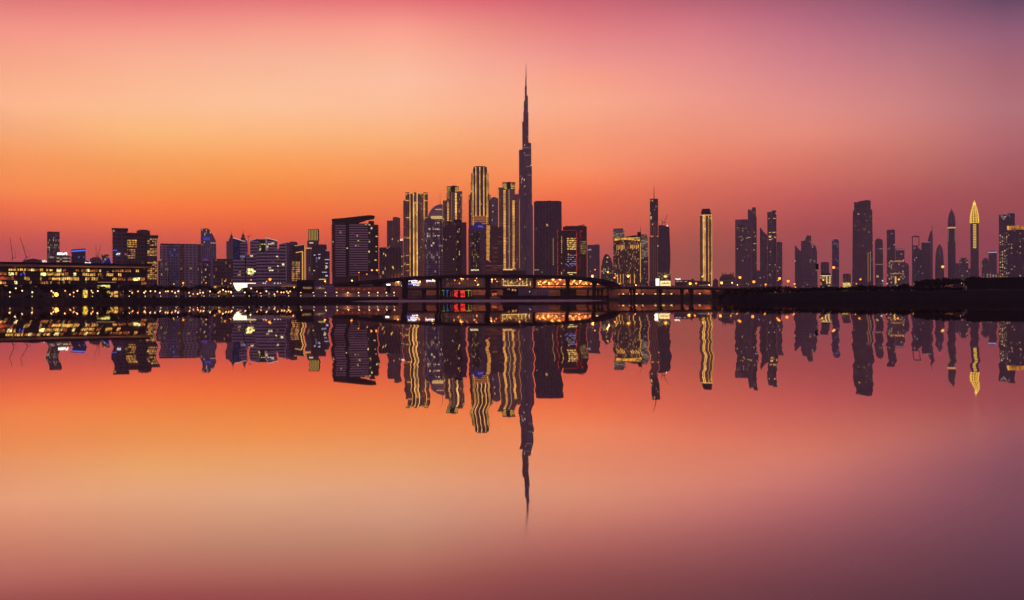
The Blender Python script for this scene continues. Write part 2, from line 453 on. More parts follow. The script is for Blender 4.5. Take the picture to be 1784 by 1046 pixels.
# ================================================================ the setting
def water():
    m = bpy.data.materials.new('water'); m.use_nodes = True
    nt = m.node_tree; nt.nodes.clear()
    N, L = nt.nodes.new, nt.links.new
    def M(op, *a):
        n = N('ShaderNodeMath'); n.operation = op
        for i, v in enumerate(a):
            if isinstance(v, (int, float)): n.inputs[i].default_value = v
            else: L(v, n.inputs[i])
        return n.outputs[0]
    geo = N('ShaderNodeNewGeometry')
    p = N('ShaderNodeSeparateXYZ'); L(geo.outputs['Position'], p.inputs[0])
    def wave(lx, ly, seed):
        c = N('ShaderNodeCombineXYZ')
        L(M('DIVIDE', p.outputs[0], lx), c.inputs[0]); L(M('DIVIDE', p.outputs[1], ly), c.inputs[1]); c.inputs[2].default_value = seed
        n = N('ShaderNodeTexNoise'); n.inputs['Detail'].default_value = 0; n.inputs['Scale'].default_value = 1
        L(c.outputs[0], n.inputs['Vector'])
        return M('SUBTRACT', n.outputs['Fac'], .5)
    def far(a, b):   # the water lies stiller towards the near bank
        r = N('ShaderNodeMapRange'); r.interpolation_type = 'SMOOTHSTEP'
        L(p.outputs[1], r.inputs[0]); r.inputs[1].default_value = a; r.inputs[2].default_value = b
        return r.outputs[0]
    w1 = M('MULTIPLY', M('MULTIPLY', wave(60, 17, 1.3), far(11, 38)), .16)
    w2 = M('MULTIPLY', M('MULTIPLY', wave(20, 4.3, 5.1), far(5, 15)), .055)
    w3 = M('MULTIPLY', M('MULTIPLY', wave(7, 1.6, 9.7), far(2.5, 7)), .026)
    w4 = M('MULTIPLY', wave(3, .65, 12.1), .012)
    nx = M('ADD', M('ADD', w1, w2), M('ADD', w3, w4))
    ny = M('ADD', M('MULTIPLY', wave(1.8, .7, 21.), .001), M('MULTIPLY', M('MULTIPLY', wave(5, 1.6, 27.), far(40, 200)), .002))
    # the swell runs in spokes from the near bank: tilt mostly across the spokes
    rad = N('ShaderNodeCombineXYZ'); L(p.outputs[0], rad.inputs[0]); L(p.outputs[1], rad.inputs[1])
    rn = N('ShaderNodeVectorMath'); rn.operation = 'NORMALIZE'; L(rad.outputs[0], rn.inputs[0])
    rs = N('ShaderNodeSeparateXYZ'); L(rn.outputs[0], rs.inputs[0])
    c = N('ShaderNodeCombineXYZ')
    L(M('ADD', M('MULTIPLY', rs.outputs[1], nx), M('MULTIPLY', rs.outputs[0], ny)), c.inputs[0])
    L(M('SUBTRACT', M('MULTIPLY', rs.outputs[1], ny), M('MULTIPLY', rs.outputs[0], nx)), c.inputs[1])
    c.inputs[2].default_value = 1
    nm = N('ShaderNodeVectorMath'); nm.operation = 'NORMALIZE'; L(c.outputs[0], nm.inputs[0])
    gl = N('ShaderNodeBsdfGlossy'); 
    # near water made rougher towards the right, added to darken its reflection
    wr = N('ShaderNodeMapRange'); wr.interpolation_type = 'SMOOTHSTEP'
    L(M('SUBTRACT', p.outputs[0], M('MULTIPLY', M('SUBTRACT', p.outputs[1], 3.3), .8)), wr.inputs[0])
    wr.inputs[1].default_value = -1.6; wr.inputs[2].default_value = 2.2; wr.inputs[3].default_value = .0; wr.inputs[4].default_value = .34
    wn = N('ShaderNodeMapRange'); wn.interpolation_type = 'SMOOTHSTEP'
    L(p.outputs[1], wn.inputs[0]); wn.inputs[1].default_value = 12; wn.inputs[2].default_value = 5.5
    L(M('ADD', .013, M('MULTIPLY', wr.outputs[0], wn.outputs[0])), gl.inputs['Roughness'])
    gl.inputs['Color'].default_value = (.99, .90, .87, 1)
    L(nm.outputs[0], gl.inputs['Normal'])
    df = N('ShaderNodeBsdfDiffuse'); df.inputs['Color'].default_value = (.012, .008, .011, 1)
    # reflectance against the angle of view: near one at grazing, falling as the eye looks down into the water
    dt = N('ShaderNodeVectorMath'); dt.operation = 'DOT_PRODUCT'
    L(geo.outputs['Incoming'], dt.inputs[0]); L(geo.outputs['True Normal'], dt.inputs[1])
    cr = N('ShaderNodeValToRGB'); L(M('ABSOLUTE', dt.outputs['Value']), cr.inputs[0])
    e = cr.color_ramp.elements
    e[0].position = 0; e[0].color = (1, 1, 1, 1); e[1].position = 1; e[1].color = (.03,) * 3 + (1,)
    for q, v in ((.05, .99), (.105, .95), (.14, .89), (.18, .80), (.21, .67), (.23, .57), (.27, .41), (.30, .34), (.45, .16), (.7, .05)):
        x = e.new(q); x.color = (v, v, v, 1)
    mx = N('ShaderNodeMixShader'); L(cr.outputs[0], mx.inputs[0]); L(df.outputs[0], mx.inputs[1]); L(gl.outputs[0], mx.inputs[2])
    o = N('ShaderNodeOutputMaterial'); L(mx.outputs[0], o.inputs['Surface'])
    me = MB().add([(-1800, -60, 0), (1800, -60, 0), (1800, 1150, 0), (-1800, 1150, 0)], [(0, 1, 2, 3)]).mesh('water', m)
    ob = bpy.data.objects.new('water', me); COL.objects.link(ob); tag(ob, kind='structure')
water()

def shore_x(px, Y): return (px - PXC) / FPX * Y
# land behind the water: quay on the left, the far shore in the middle
SHORE = [(shore_x(-60, 520), 520), (shore_x(692, 560), 560), (shore_x(706, 720), 720), (shore_x(730, 960), 960),
         (shore_x(1300, 960), 960), (shore_x(1330, 530), 530), (900, 530)]
land = [(-4400, 500)] + SHORE + [(4400, 530), (4400, 6000), (-4400, 6000)]
tag(MB().prism(land, -3, GZ).build('ground', M_LAND), kind='structure')
qa, qb = (shore_x(-60, 518), 518), (shore_x(694, 558), 558)
def quay_strip(a, b): return [(qa[0], qa[1] + a), (qb[0], qb[1] + a), (qb[0], qb[1] + b), (qa[0], qa[1] + b)]
tag(MB().prism(quay_strip(-1, 1.6), -2, 2.35).build('quay_edge', M_STONE), kind='structure')
tag(MB().prism(quay_strip(1.61, 22), 0, GZ + .3).build('promenade', principled('paving', (.16, .13, .11), .85, noise=.2, scale=1.2)), kind='structure')

def terrain(name, x0, x1, y0, y1, nx, ny, fn, mat):
    vs = [(x0 + (x1 - x0) * i / nx, y0 + (y1 - y0) * j / ny, fn(x0 + (x1 - x0) * i / nx, y0 + (y1 - y0) * j / ny)) for j in range(ny + 1) for i in range(nx + 1)]
    fs = [(j * (nx + 1) + i, j * (nx + 1) + i + 1, (j + 1) * (nx + 1) + i + 1, (j + 1) * (nx + 1) + i) for j in range(ny) for i in range(nx)]
    return tag(MB().add(vs, fs).build(name, mat, smooth=True), kind='structure')
rb = random.Random(3)
PH = [rb.uniform(0, 6.28) for _ in range(8)]
def wob(x, k): return .5 * math.sin(x / 23. + PH[k]) + .3 * math.sin(x / 9.1 + PH[k + 1]) + .2 * math.sin(x / 4.3 + PH[k + 2])
BX0, BX1 = shore_x(1248, 440), 420
def bank_h(x, y):
    t = min(1, max(0, (x - BX0) / 60.))            # the spit tapers off on its left end
    front = 418 + 30 * (1 - t) ** 2 + 2.0 * wob(x, 0)
    u = (y - front) / 14.
    back = (520 - y) / 12. if x < shore_x(1330, 520) + 6 else 9
    h = -1.2 + 5.4 * max(0, min(1, u)) ** .7 * (.45 + .55 * t ** .6) * max(0, min(1, back * t * 1.2 + (1 if x > 180 else 0)))
    if u < 0: h = -1.2
    return h + .25 * wob(x * 1.7 + y, 3)
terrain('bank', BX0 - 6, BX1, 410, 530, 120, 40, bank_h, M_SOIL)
# pale sandbar before the far shore
SX0, SX1 = shore_x(600, 545), shore_x(1066, 545)
def bar_h(x, y):
    t = min(1, max(0, min(x - SX0, SX1 - x) / 18.))
    v = 1 - abs((y - 545) / 8.)
    return -.5 + (1.15 + .12 * wob(x, 2)) * max(0, v) ** .5 * t ** .5
terrain('sandbar', SX0 - 4, SX1 + 4, 536, 554, 160, 12, bar_h, M_SAND)

# roads of the interchange behind the bridge
tag(MB().prism([(shore_x(735, 975), 975), (shore_x(1340, 975), 975), (shore_x(1340, 1010), 1010), (shore_x(735, 1010), 1010)], GZ - .5, 5.0).build('road', M_ASPH), kind='structure')

# ================================================================ far left
def crane(label, Y, px, base, top, jib, counter, w=.55):
    b = Bd('tower_crane', label, 'crane', px, Y, 'cranes on the left skyline' if px < 200 else None)
    b.mast(px, top, base, w * 1.0, 0, 'mast')
    r = b.w(w)
    hub = Vector((0, 0, b.z(top)))
    tip = Vector((b.x(jib[0]), 0, b.z(jib[1])))
    ct = Vector((b.x(counter[0]), 0, b.z(counter[1])))
    MB().tube([hub, tip], [r, r * .6]).build('jib', M_STEEL, b.e)
    MB().tube([hub - (ct - hub) * .6 , hub, Vector((ct.x, 0, hub.z))], r * .8).build('counter_jib', M_STEEL, b.e)
    MB().tube([Vector((ct.x, 0, hub.z)), ct, hub + (tip - hub) * .55], r * .35).build('stay_cable', M_STEEL, b.e)
    MB().box(hub.x - r * 2, hub.x + r * 2, -2, 2, hub.z - r * 3, hub.z).build('cab', M_DARK, b.e)
    return b
crane('luffing crane with a steep jib, leftmost of all the cranes', 1500, 22.4, 470, 449, (17.5, 412.5), (27.5, 441))
crane('luffing crane with a leaning jib, second from the left edge', 1480, 46, 470, 448, (35.2, 413.5), (51.8, 440))
crane('thin upright crane far behind the blue lit glass pyramid', 2000, 167.7, 470, 446, (167.4, 424), (170, 444), .35)
crane('slanted thin crane beside the yellow lit block, behind the glass pyramid', 2020, 171, 470, 447, (175.6, 427), (168.6, 445), .35)

b = Bd('low_building', 'low dark roofed hall behind the campus roof, under the two left cranes', 'building', 57, 1450)
b.box('wall', 40, 76, 454, None, 0, 30, facade(fl=4, bay=5, frac=.03))
b.poly('roof', [(42, 453.7), (58, 450.6), (75, 453.7)], -1, 30, M_ROOF)
b.sign(73.5, 82.5, 452.6, 456.8, glow((255, 240, 235), 1.5), 5)

b = Bd('office_tower', 'plain slab tower with rows of pale lit windows, standing alone above the campus roof', 'tower', 93, 1500)
b.box('wall', 82.3, 104.3, 404.6, None, 0, 20, facade(wall=(.13, .10, .12), glass=(.05, .05, .07), lit=(255, 215, 140), lit2=(220, 200, 190), frac=.2, st=.42, bay=1.8, fl=3.7, rows=.4, clump=22))
b.box('roof', 83, 103.6, 403.9, 404.6, 1, 18, M_ROOF)
b = Bd('hotel', 'squat cream lit block with arched bays and a bright white rooftop sign', 'building', 110, 1350)
b.box('wall', 98, 123, 446, None, 0, 24, facade(wall=(.2, .15, .15), glass=(.06, .05, .06), frac=.1, fl=3.6, bay=3.2))
for y in (450, 455.5):
    for x0, x1 in ((99, 104), (109.5, 118.5), (120, 122)):
        b.hled((y,), x0, x1, .9, 0, glow((240, 225, 180), .8), 'lit_cornice')
b.sign(99.5, 117.5, 439.8, 444.6, glow((255, 240, 235), 2.2), 8, thick=.75)
b.box('sign_frame', 98.5, 118, 444.8, 446, 2, 6, M_STEEL)

b = Bd('office_block', 'dark blue glass block with a glowing blue band under its sloping roof', 'building', 137, 1300)
b.poly('wall', [(124.3, None), (124.3, 435.4), (149.3, 433), (149.3, None)], 0, 26, facade(wall=(.05, .05, .09), glass=(.03, .04, .09), lit=(150, 150, 255), frac=.06, st=.35, bay=3, fl=3.4))
b.poly('light_band', [(124.8, 439.4), (124.8, 437.4), (149, 435.3), (149, 437.3)], -.8, -.05, glow((70, 120, 255), 1.2))
b = Bd('glass_pyramid', 'blue lit glass wedge whose outline slopes down to the right, beside the blue banded block', 'building', 157, 1200)
b.poly('wall', [(149.8, None), (149.8, 452.5), (163.8, 460), (163.8, None)], 0, 18, facade(wall=(.04, .05, .12), glass=(.04, .06, .2), lit=(90, 110, 255), frac=.2, st=.3, bay=2.5, fl=3))
b.poly('edge_light', [(149.8, 452.5), (163.8, 460), (163.8, 460.8), (149.8, 453.3)], -.8, -.05, glow((60, 90, 255), .9))
b.sign(148, 161, 457.4, 461.3, glow((255, 245, 205), 2.0), 5, thick=.7)
b = Bd('glass_pyramid', 'blue lit pointed glass pyramid left of the tower with amber windows', 'building', 187, 1200)
b.poly('wall', [(179, None), (179, 458), (190.6, 447.3), (194.6, 460), (194.6, None)], 0, 18, facade(wall=(.04, .05, .12), glass=(.05, .07, .22), lit=(90, 110, 255), frac=.25, st=.3, bay=2.5, fl=3))
b.poly('edge_light', [(179, 458), (190.6, 447.3), (190.6, 448.3), (179, 459)], -.8, -.05, glow((60, 90, 255), .9))
b.poly('edge_light', [(190.6, 447.3), (194.6, 460), (193.8, 460), (190.0, 448.3)], -.8, -.05, glow((60, 90, 255), .9))
b = Bd('office_block', 'small yellow lit block peeping out behind the pointed glass pyramid', 'building', 183, 1700)
b.box('wall', 177, 191, 443.5, None, 0, 20, facade(wall=(.2, .14, .1), lit=(255, 190, 70), frac=.5, st=.6, bay=3, fl=4, rows=.4))
b = Bd('apartment_block', 'hazy dark block with a stepped roof between the two glass pyramids', 'building', 170, 1750)
b.box('wall', 157, 180, 450.5, None, 0, 20, facade(frac=.03)); b.box('penthouse', 161, 174, 448.5, 450.5, 3, 15, M_ROOF)

# tower with amber floors
b = Bd('office_building', 'large building with amber lit floors, flat overhanging roofs and a taller stair tower', 'building', 237, 900)
fw = facade(wall=(.13, .09, .10), glass=(.03, .025, .035), lit=(255, 180, 80), frac=.05, st=.6, bay=2.6, fl=3.5, mv=.3)
b.box('wall', 211, 262, 407.5, None, 0, 34, fw)
b.box('stair_tower', 197, 222, 400.4, None, -3, 22, facade(wall=(.12, .09, .11), glass=(.04, .035, .05), frac=.04, bay=5, fl=3.5, mv=.45))
b.box('roof', 195.2, 223.4, 398.3, 400.2, -4.5, 24, M_ROOF, 'flat roof slab overhanging the stair tower')
b.box('roof', 210, 262, 406, 407.4, -1, 35, M_ROOF)
b.box('penthouse', 238.5, 261.6, 401.6, 405.9, 4, 26, M_ROOF); b.box('roof', 243, 257.5, 400.2, 401.5, 5, 24, M_ROOF)
b.box('wing', 256.5, 274.3, 412, None, -6, 26, fw); b.box('roof', 255, 276.4, 409.4, 411.8, -7.5, 28, M_ROOF, 'flat roof slab over the glazed right wing')
amb = [glow((255, 185, 85), s_ * 1.2, vary=.5, mullion=1.15) for s_ in (.55, .75, .95)]
ra = random.Random(5)
for r_ in range(4):
    for c in range(6): b.wins([(211.5 + c * 4.6, 418.3 + r_ * 3.5, 4.0, 2.3)], ra.choice(amb), 0)
for r_ in range(5):
    for c in range(5):
        if ra.random() < .85: b.wins([(214.5 + c * 4.4, 434.8 + r_ * 3.5, 3.7, 1.7)], ra.choice(amb), 0)
for y0, n in ((416.3, 4), (433.5, 4), (457.5, 9)):
    for r_ in range(n):
        for c in range(4):
            if ra.random() < .8: b.wins([(257.2 + c * 4.2, y0 + r_ * 3.4, 3.5, 2.1)], ra.choice(amb), -6)
for y in range(404, 460, 5): b.box('balcony', 195.6, 197, y, y + 1.2, -3, 6, M_ROOF)
b.sign(203, 210, 441.8, 445, glow((235, 240, 255), 1.8), 4, -4)
b.hled((437.3,), 197.5, 205, 1.4, -3, glow((70, 110, 255), .8), 'blue_light')

b = Bd('apartment_block', 'wide grey balcony gridded block with blue and amber strips down its middle', 'building', 312, 1150)
fb = dict(wall=(.36, .32, .38), glass=(.06, .055, .07), frac=.05, st=.4, bay=4.2, fl=3.1, mv=.45)
b.box('wall', 279, 296, 428.2, None, 0, 30, facade(**fb))
b.box('glass_bay', 296.1, 313, 427.2, None, -2, 28, facade(wall=(.24, .24, .34), glass=(.05, .07, .16), lit=(130, 140, 255), lit2=(210, 220, 190), frac=.12, st=.4, bay=2.6, fl=3.1, mv=.3))
b.box('stair_core', 313.1, 321, 426.6, None, -1, 28, facade(wall=(.24, .17, .12), glass=(.08, .06, .04), frac=.1, st=.35, bay=2.2, fl=3.1))
b.box('wing', 321.1, 345.4, 425.6, None, 0, 30, facade(**fb)); b.box('roof', 279.4, 345, 425, 426, 3, 28, M_ROOF)
b.box('annex', 275.6, 293, 455, None, -14, -2.2, facade(wall=(.34, .31, .33), lit=(255, 225, 160), lit2=(230, 230, 240), frac=.2, st=.4, bay=2.4, fl=3))
b = Bd('sail_tower', 'tower with a sail shaped curved top and a blue lit band high up', 'tower', 363, 1500)
pts = [(350.2, None), (350.2, 400.5), (351, 399), (362.2, 398), (366, 401.5), (370, 407.5), (373.5, 414), (376, 419.5), (377, 424), (377, None)]
b.poly('wall', pts, 0, 26, facade(wall=(.28, .25, .36), glass=(.10, .10, .18), lit=(255, 215, 150), frac=.06, st=.45, bay=3, fl=3.7))
for k_, x_ in ((415, 355), (416.6, 354), (418.2, 355.5)): b.hled((k_,), x_, x_ + 11, .9, 0, glow((60, 90, 255), .6), 'blue_light')
b.hled((423.6,), 367, 376.6, .8, 0, glow((250, 210, 160), .7), 'lit_ledge'); b.vled((357.3,), 406, 411, .9, 0, glow((255, 220, 190), .6), 'lit_ledge')
b.box('side_wing', 343.5, 350, 434, None, 4, 24, facade(wall=(.2, .15, .15))); b.box('plant_room', 345, 350, 426, 434, 6, 20, M_ROOF)
b = Bd('apartment_tower', 'slim tower with a violet pointed cap at the foot of the sail tower', 'tower', 358, 1300)
b.box('wall', 351, 366, 454.5, None, 0, 18, facade(wall=(.17, .14, .16), lit=(255, 225, 170), frac=.2, st=.4, bay=2.6, fl=3.4))
b.poly('cap', [(351.5, 454.4), (358.4, 449.8), (365.5, 454.4)], 1, 15, glow((150, 70, 190), .35))
b = Bd('office_block', 'low wide office slab with dim amber windows, right of the sail tower', 'building', 390, 1250)
b.box('wall', 372, 406.5, 452.4, None, 0, 28, facade(wall=(.17, .12, .12), lit=(240, 180, 100), frac=.22, st=.4, bay=2.4, fl=4.4, rows=.2)); b.box('roof', 374, 404, 451.2, 452.4, 3, 22, M_ROOF)

# twin spired towers behind
for k_, (x0, x1, t0, sx, st_, tip) in enumerate(((394.6, 408, 420.5, 403.6, 411.5, 400.5), (420, 431, 419, 424, 410, 396))):
    b = Bd('spired_tower', ('pale hazy tower with a stepped spire, left of the pair behind the blue glass office', 'pale hazy tower with a thin spire, right of the pair behind the slant roofed offices')[k_], 'tower', (x0 + x1) / 2, 2600, 'twin towers with spires')
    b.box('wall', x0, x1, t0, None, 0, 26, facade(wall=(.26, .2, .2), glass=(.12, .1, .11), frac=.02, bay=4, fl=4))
    b.box('crown', sx - 4.6, sx + 4.2, t0 - 4.5, t0, 4, 20, M_ROOF); b.box('crown', sx - 2.6, sx + 2.4, st_, t0 - 4.5, 6, 16, M_ROOF)
    b.poly('crown', [(sx - 2, st_), (sx, st_ - 4), (sx + 2, st_)], 7, 14, M_ROOF)
    b.mast(sx, tip, st_ - 3, .35, 10, 'spire')
crane('horizontal jib crane standing behind the offices with sloping roofs', 1900, 433.4, 460, 412, (439, 410.7), (430.5, 412.6), .4)

# offices with sloping roofs
SLAB = dict(wall=(.50, .43, .57), glass=(.025, .02, .04), bay=3.2, fl=3.4, mu=.03, mv=.42)
b = Bd('office_building', 'office with a tall blue glass front and a white edged sloping roof', 'building', 419, 1150)
b.poly('wall', [(406.2, None), (406.2, 415.2), (428, 421.3), (428, None)], 6, 30, facade(wall=(.2, .16, .18), frac=.03))
b.poly('glass_front', [(407.4, 453), (407.4, 416.6), (418, 419.6), (418, 453)], 4.5, 6, facade(wall=(.03, .05, .12), glass=(.03, .07, .22), lit=(40, 90, 255), frac=.55, st=.28, bay=2.6, fl=3.4, clump=14))
b.poly('edge_light', [(406.2, 415.2), (428, 421.3), (428, 420.6), (406.2, 414.4)], 5, 30, glow((255, 225, 210), .75))
b.poly('front_block', [(418.3, None), (418.3, 424), (426.5, 422), (432, 423.2), (432, None)], 0, 20, facade(lit=(180, 190, 255), frac=.2, st=.5, **SLAB))
b = Bd('office_building', 'slant roofed office with a dark glazed centre holding green and yellow windows', 'building', 460, 1120)
b.poly('wall', [(436, None), (436, 420.4), (450.6, 416), (451.3, 417), (451.3, None)], 0, 24, facade(frac=.05, st=.5, **SLAB))
b.poly('glass_front', [(451.5, None), (451.5, 417.4), (463.3, 417), (463.3, None)], 4, 26, facade(wall=(.05, .05, .08), glass=(.02, .02, .04), lit=(225, 230, 110), frac=.06, st=.7, bay=2.4, fl=3.4))
b.poly('wall', [(463.5, None), (463.5, 414.9), (483.6, 420), (483.6, None)], 0, 24, facade(frac=.07, lit=(255, 225, 170), st=.6, **SLAB))
b.poly('edge_light', [(463.5, 414.9), (483.6, 420), (483.6, 419.2), (463.5, 414.1)], 0, 24, glow((255, 225, 210), .75))
b.poly('edge_light', [(436, 420.4), (450.6, 416), (450.6, 415.3), (436, 419.7)], 0, 24, glow((200, 190, 240), .5))
b.vled((463.9,), 415.5, 436, .7, 0, glow((225, 205, 220), .5), 'edge_light')
gy = glow((225, 225, 120), .9, vary=.5)
b.wins([(453, 425, 2, 1.6), (456, 424.8, 2.4, 1.6), (459.5, 424.8, 3, 1.6), (453, 429, 2, 1.8), (453, 433, 2.2, 1.8)], gy, 4)
b.wins([(467, 424.5, 3, 1.6), (471, 424.4, 2.4, 1.6), (465, 430, 2.3, 1.4)], glow((255, 235, 180), .9), 0)
b = Bd('office_building', 'stepped slab office with pale floor bands and one big bright yellow hall window', 'building', 427, 1060)
b.poly('wall', [(406.4, None), (406.4, 453.5), (424, 450), (427, 451), (427, None)], 0, 24, facade(frac=.05, st=.6, **SLAB))
b.box('core', 427.1, 429, 447, None, 2, 20, M_DARK)
b.poly('wall', [(429.1, None), (429.1, 446), (440, 443.5), (447, 443), (447, None)], -2, 24, facade(frac=.08, st=.6, lit=(255, 230, 180), **SLAB))
hall = glow((255, 240, 150), 1.5, vary=.35)
b.wins([(431.6, 468.4, 5.2, 5), (437.2, 468.2, 5.0, 5), (431.6, 473.8, 6.4, 4.6), (438.4, 473.6, 3.6, 4.2), (442.5, 472, 3, 2.2)], hall, -2)
b = Bd('office_building', 'broad office of light floor bands with a tall plain violet corner tower', 'building', 480, 1040)
b.poly('wall', [(447.2, None), (447.2, 440.5), (456, 438), (464.4, 438.6), (464.4, None)], 0, 24, facade(frac=.02, **SLAB), )
b.poly('wall', [(464.6, None), (464.6, 437.2), (486.4, 433.6), (486.4, None)], -3, 24, facade(frac=.06, st=.7, lit=(255, 235, 190), **SLAB))
b.poly('wall', [(486.6, None), (486.6, 426.5), (496, 423.4), (498.6, 424), (498.6, None)], 0, 24, facade(frac=.05, st=.7, **SLAB))
b.poly('corner_tower', [(498.8, None), (498.8, 422.6), (513.8, 423.6), (513.8, None)], -2, 26, facade(wall=(.15, .11, .17), glass=(.09, .07, .12), frac=.0, bay=5, fl=3.4))
b.poly('roof', [(504, 423.5), (507, 420.8), (517, 421.2), (519, 424.2), (519, 426)], 6, 22, M_ROOF)
b.vled((498.7,), 424, 490, .5, -2, glow((190, 160, 190), .35), 'edge_light')
b.wins([(469, 470.6, 3, 2), (473, 470.6, 3.4, 2), (491.5, 459.5, 4, 3.2), (483.5, 463, 1.8, 2), (481.4, 446.5, 3, 1.6)], glow((255, 235, 180), 1.2), -3)
b = Bd('office_building', 'office block outlined with golden light strips beside rows of amber windows', 'building', 519, 1000)
b.poly('wall', [(508, None), (508, 428.5), (514.5, 429.3), (531.4, 426.6), (531.4, None)], 0, 24, facade(wall=(.07, .05, .06), glass=(.03, .025, .03), frac=.02))
b.poly('roof', [(514.5, 429.2), (531.6, 426.5), (531.6, 425.4), (514.5, 428)], -.6, 24, glow((240, 190, 130), .5))
b.vled((526.7, 527.8), 438.5, 490, .8, 0, glow((255, 190, 100), 1.0)); b.vled((531.2,), 428, 490, .9, 0, glow((255, 190, 100), .9))
b.poly('light_strip', [(515.5, 440), (527.6, 437.6), (527.6, 438.8), (515.5, 441)], -.8, -.05, glow((255, 200, 120), .9))
for r_ in range(11):
    y = 456.3 + r_ * 3.2
    b.wins([(508.6, y, 4.6, 1.5), (515.2, y, 7.4, 1.5)], glow((250, 175, 95), .75, vary=.3), 0)

b = Bd('office_tower', 'slim tower with a tall crown of glowing yellow fins, behind the golden edged offices', 'tower', 547, 1700)
b.box('wall', 535.5, 555.5, 420, None, 0, 22, facade(wall=(.2, .14, .14), lit=(255, 215, 160), frac=.08, st=.5, bay=3, fl=3.7))
b.box('crown', 537.5, 556.3, 399.6, 420, 1, 20, M_DARK)
for k_ in range(6): b.vled((539.6 + k_ * 2.7,), 400.4, 419, 1.1, 1, glow((225, 190, 80), .75), 'crown_fin')
b.hled((423.5,), 539, 546, 1.6, 0, glow((255, 225, 190), .9), 'lit_ledge'); b.hled((433,), 533.6, 543, 1.8, -3, glow((250, 180, 90), .8), 'lit_ledge')
b.box('wing', 533.5, 543, 434.5, None, -3, 14, facade(wall=(.24, .17, .14), frac=.1, st=.4)); b.mast(553.5, 398, 402, .6)
b = Bd('office_tower', 'dark stepped tower with scattered white and blue windows, left of the blade roofed tower', 'tower', 560, 1200)
b.poly('wall', [(545, None), (545, 437), (546, 427.6), (549, 426.4), (568.8, 426), (569.5, 431), (570.5, 437.5), (574.6, 438.5), (574.6, None)], 0, 24, facade(wall=(.10, .07, .09), glass=(.03, .025, .05), lit=(210, 220, 255), lit2=(240, 220, 130), frac=.06, st=.5, bay=3, fl=3.4))
b.mast(559, 423.5, 427, .4)
wb = glow((215, 220, 255), .8)
b.wins([(554.5, 443, 4, 1.2), (566, 452, 8, 1.1), (567, 458.5, 4.5, 1.2), (567.5, 464.5, 4, 2), (561, 474, 8.8, 1.1), (567, 479.5, 4, 2.4), (547, 444, 2.6, 1.6), (555, 448.5, 3, 1)], wb, 0)
b.wins([(566.6, 463, 3.4, 1.4), (546, 471, 3, 1.4), (556, 486.3, 12, 1.2), (566.8, 467, 2.6, 1.4)], glow((235, 225, 130), .9), 0)

# the tower under a blade roof
b = Bd('apartment_tower', 'big dark apartment tower with balcony bands under a long blade shaped roof', 'tower', 618, 1250)
fs = facade(wall=(.05, .04, .05), glass=(.02, .016, .022), lit=(255, 225, 150), frac=.012, st=.8, bay=3.0, fl=3.05, mv=.1)
b.poly('wall', [(579, None), (579, 383.5), (603, 382), (625.4, 388), (625.4, None)], 0, 30, fs)
b.box('wall', 625.5, 642.4, 389.6, 476, 0, 26, fs); b.box('wall', 642.5, 652.4, 385, 476, 1.5, 26, fs); b.box('wall', 652.5, 659.4, 391.4, 480, 0, 24, fs)
b.box('podium', 626, 661, 476.3, None, 3, 30, principled('warm_render', (.2, .1, .1), .8, noise=.15, scale=.1))
b.poly('roof', [(578.3, 384.6), (578.3, 382), (600, 380), (630, 376.3), (644, 374.8), (652, 375.4), (653.8, 377), (652, 378.6), (640, 380.6), (627, 385.2), (624.6, 388.5)], -2.5, 30, M_DARK)
for xa, za, xb, zb in ((632, 388.5, 637, 381.8), (638, 388.5, 634, 382.6)):
    MB().tube([(b.x(xa), 3, b.z(za)), (b.x(xb), 3, b.z(zb))], .22).build('roof_strut', M_STEEL, b.e)
msl = principled('balcony_edge', (.52, .42, .50), .7, noise=.1, scale=.3)
for k_ in range(22):
    y = 393 + k_ * 4.15
    if y < 482: b.box('balcony', 584.5, 602.6, y, y + 1.75, -1.5, 0, msl)
    if 392 < y < 482: b.box('balcony', 608.6, 641.5 if y < 474 else 626, y - 1.5, y + .25, -1.5, 0, msl)
    if y < 474: b.box('balcony', 577.2, 580, y, y + 1.3, -1.2, 4, M_DARK)
    if y < 472 and k_ % 1 == 0: b.box('balcony', 653.5, 660.8, y, y + 1.2, -1.4, 0, M_DARK)
b.poly('shaft', [(603, 480), (603, 384), (608.4, 384), (608.4, 480)], -.5, 0, M_DARK)
wy = glow((245, 225, 130), 1.0, vary=.6)
b.wins([(604.2, 432, 2.2, 2), (622.8, 419, 3, 2.6), (619, 428, 2.2, 2), (624, 427.4, 2.2, 2.6), (642.6, 404.8, 2.4, 2.6), (642.6, 420.6, 2.6, 2), (655, 410.2, 3.6, 2.6), (655, 429.2, 2.2, 2), (642, 437, 2.4, 3), (655, 438, 2, 1.6), (642.5, 391, 3.5, 2.2), (636.5, 391, 3, 2.4), (653, 452, 3.4, 2.4), (596.8, 430.8, 3, 1.6), (580, 421, 1.2, 3)], wy, -.6)

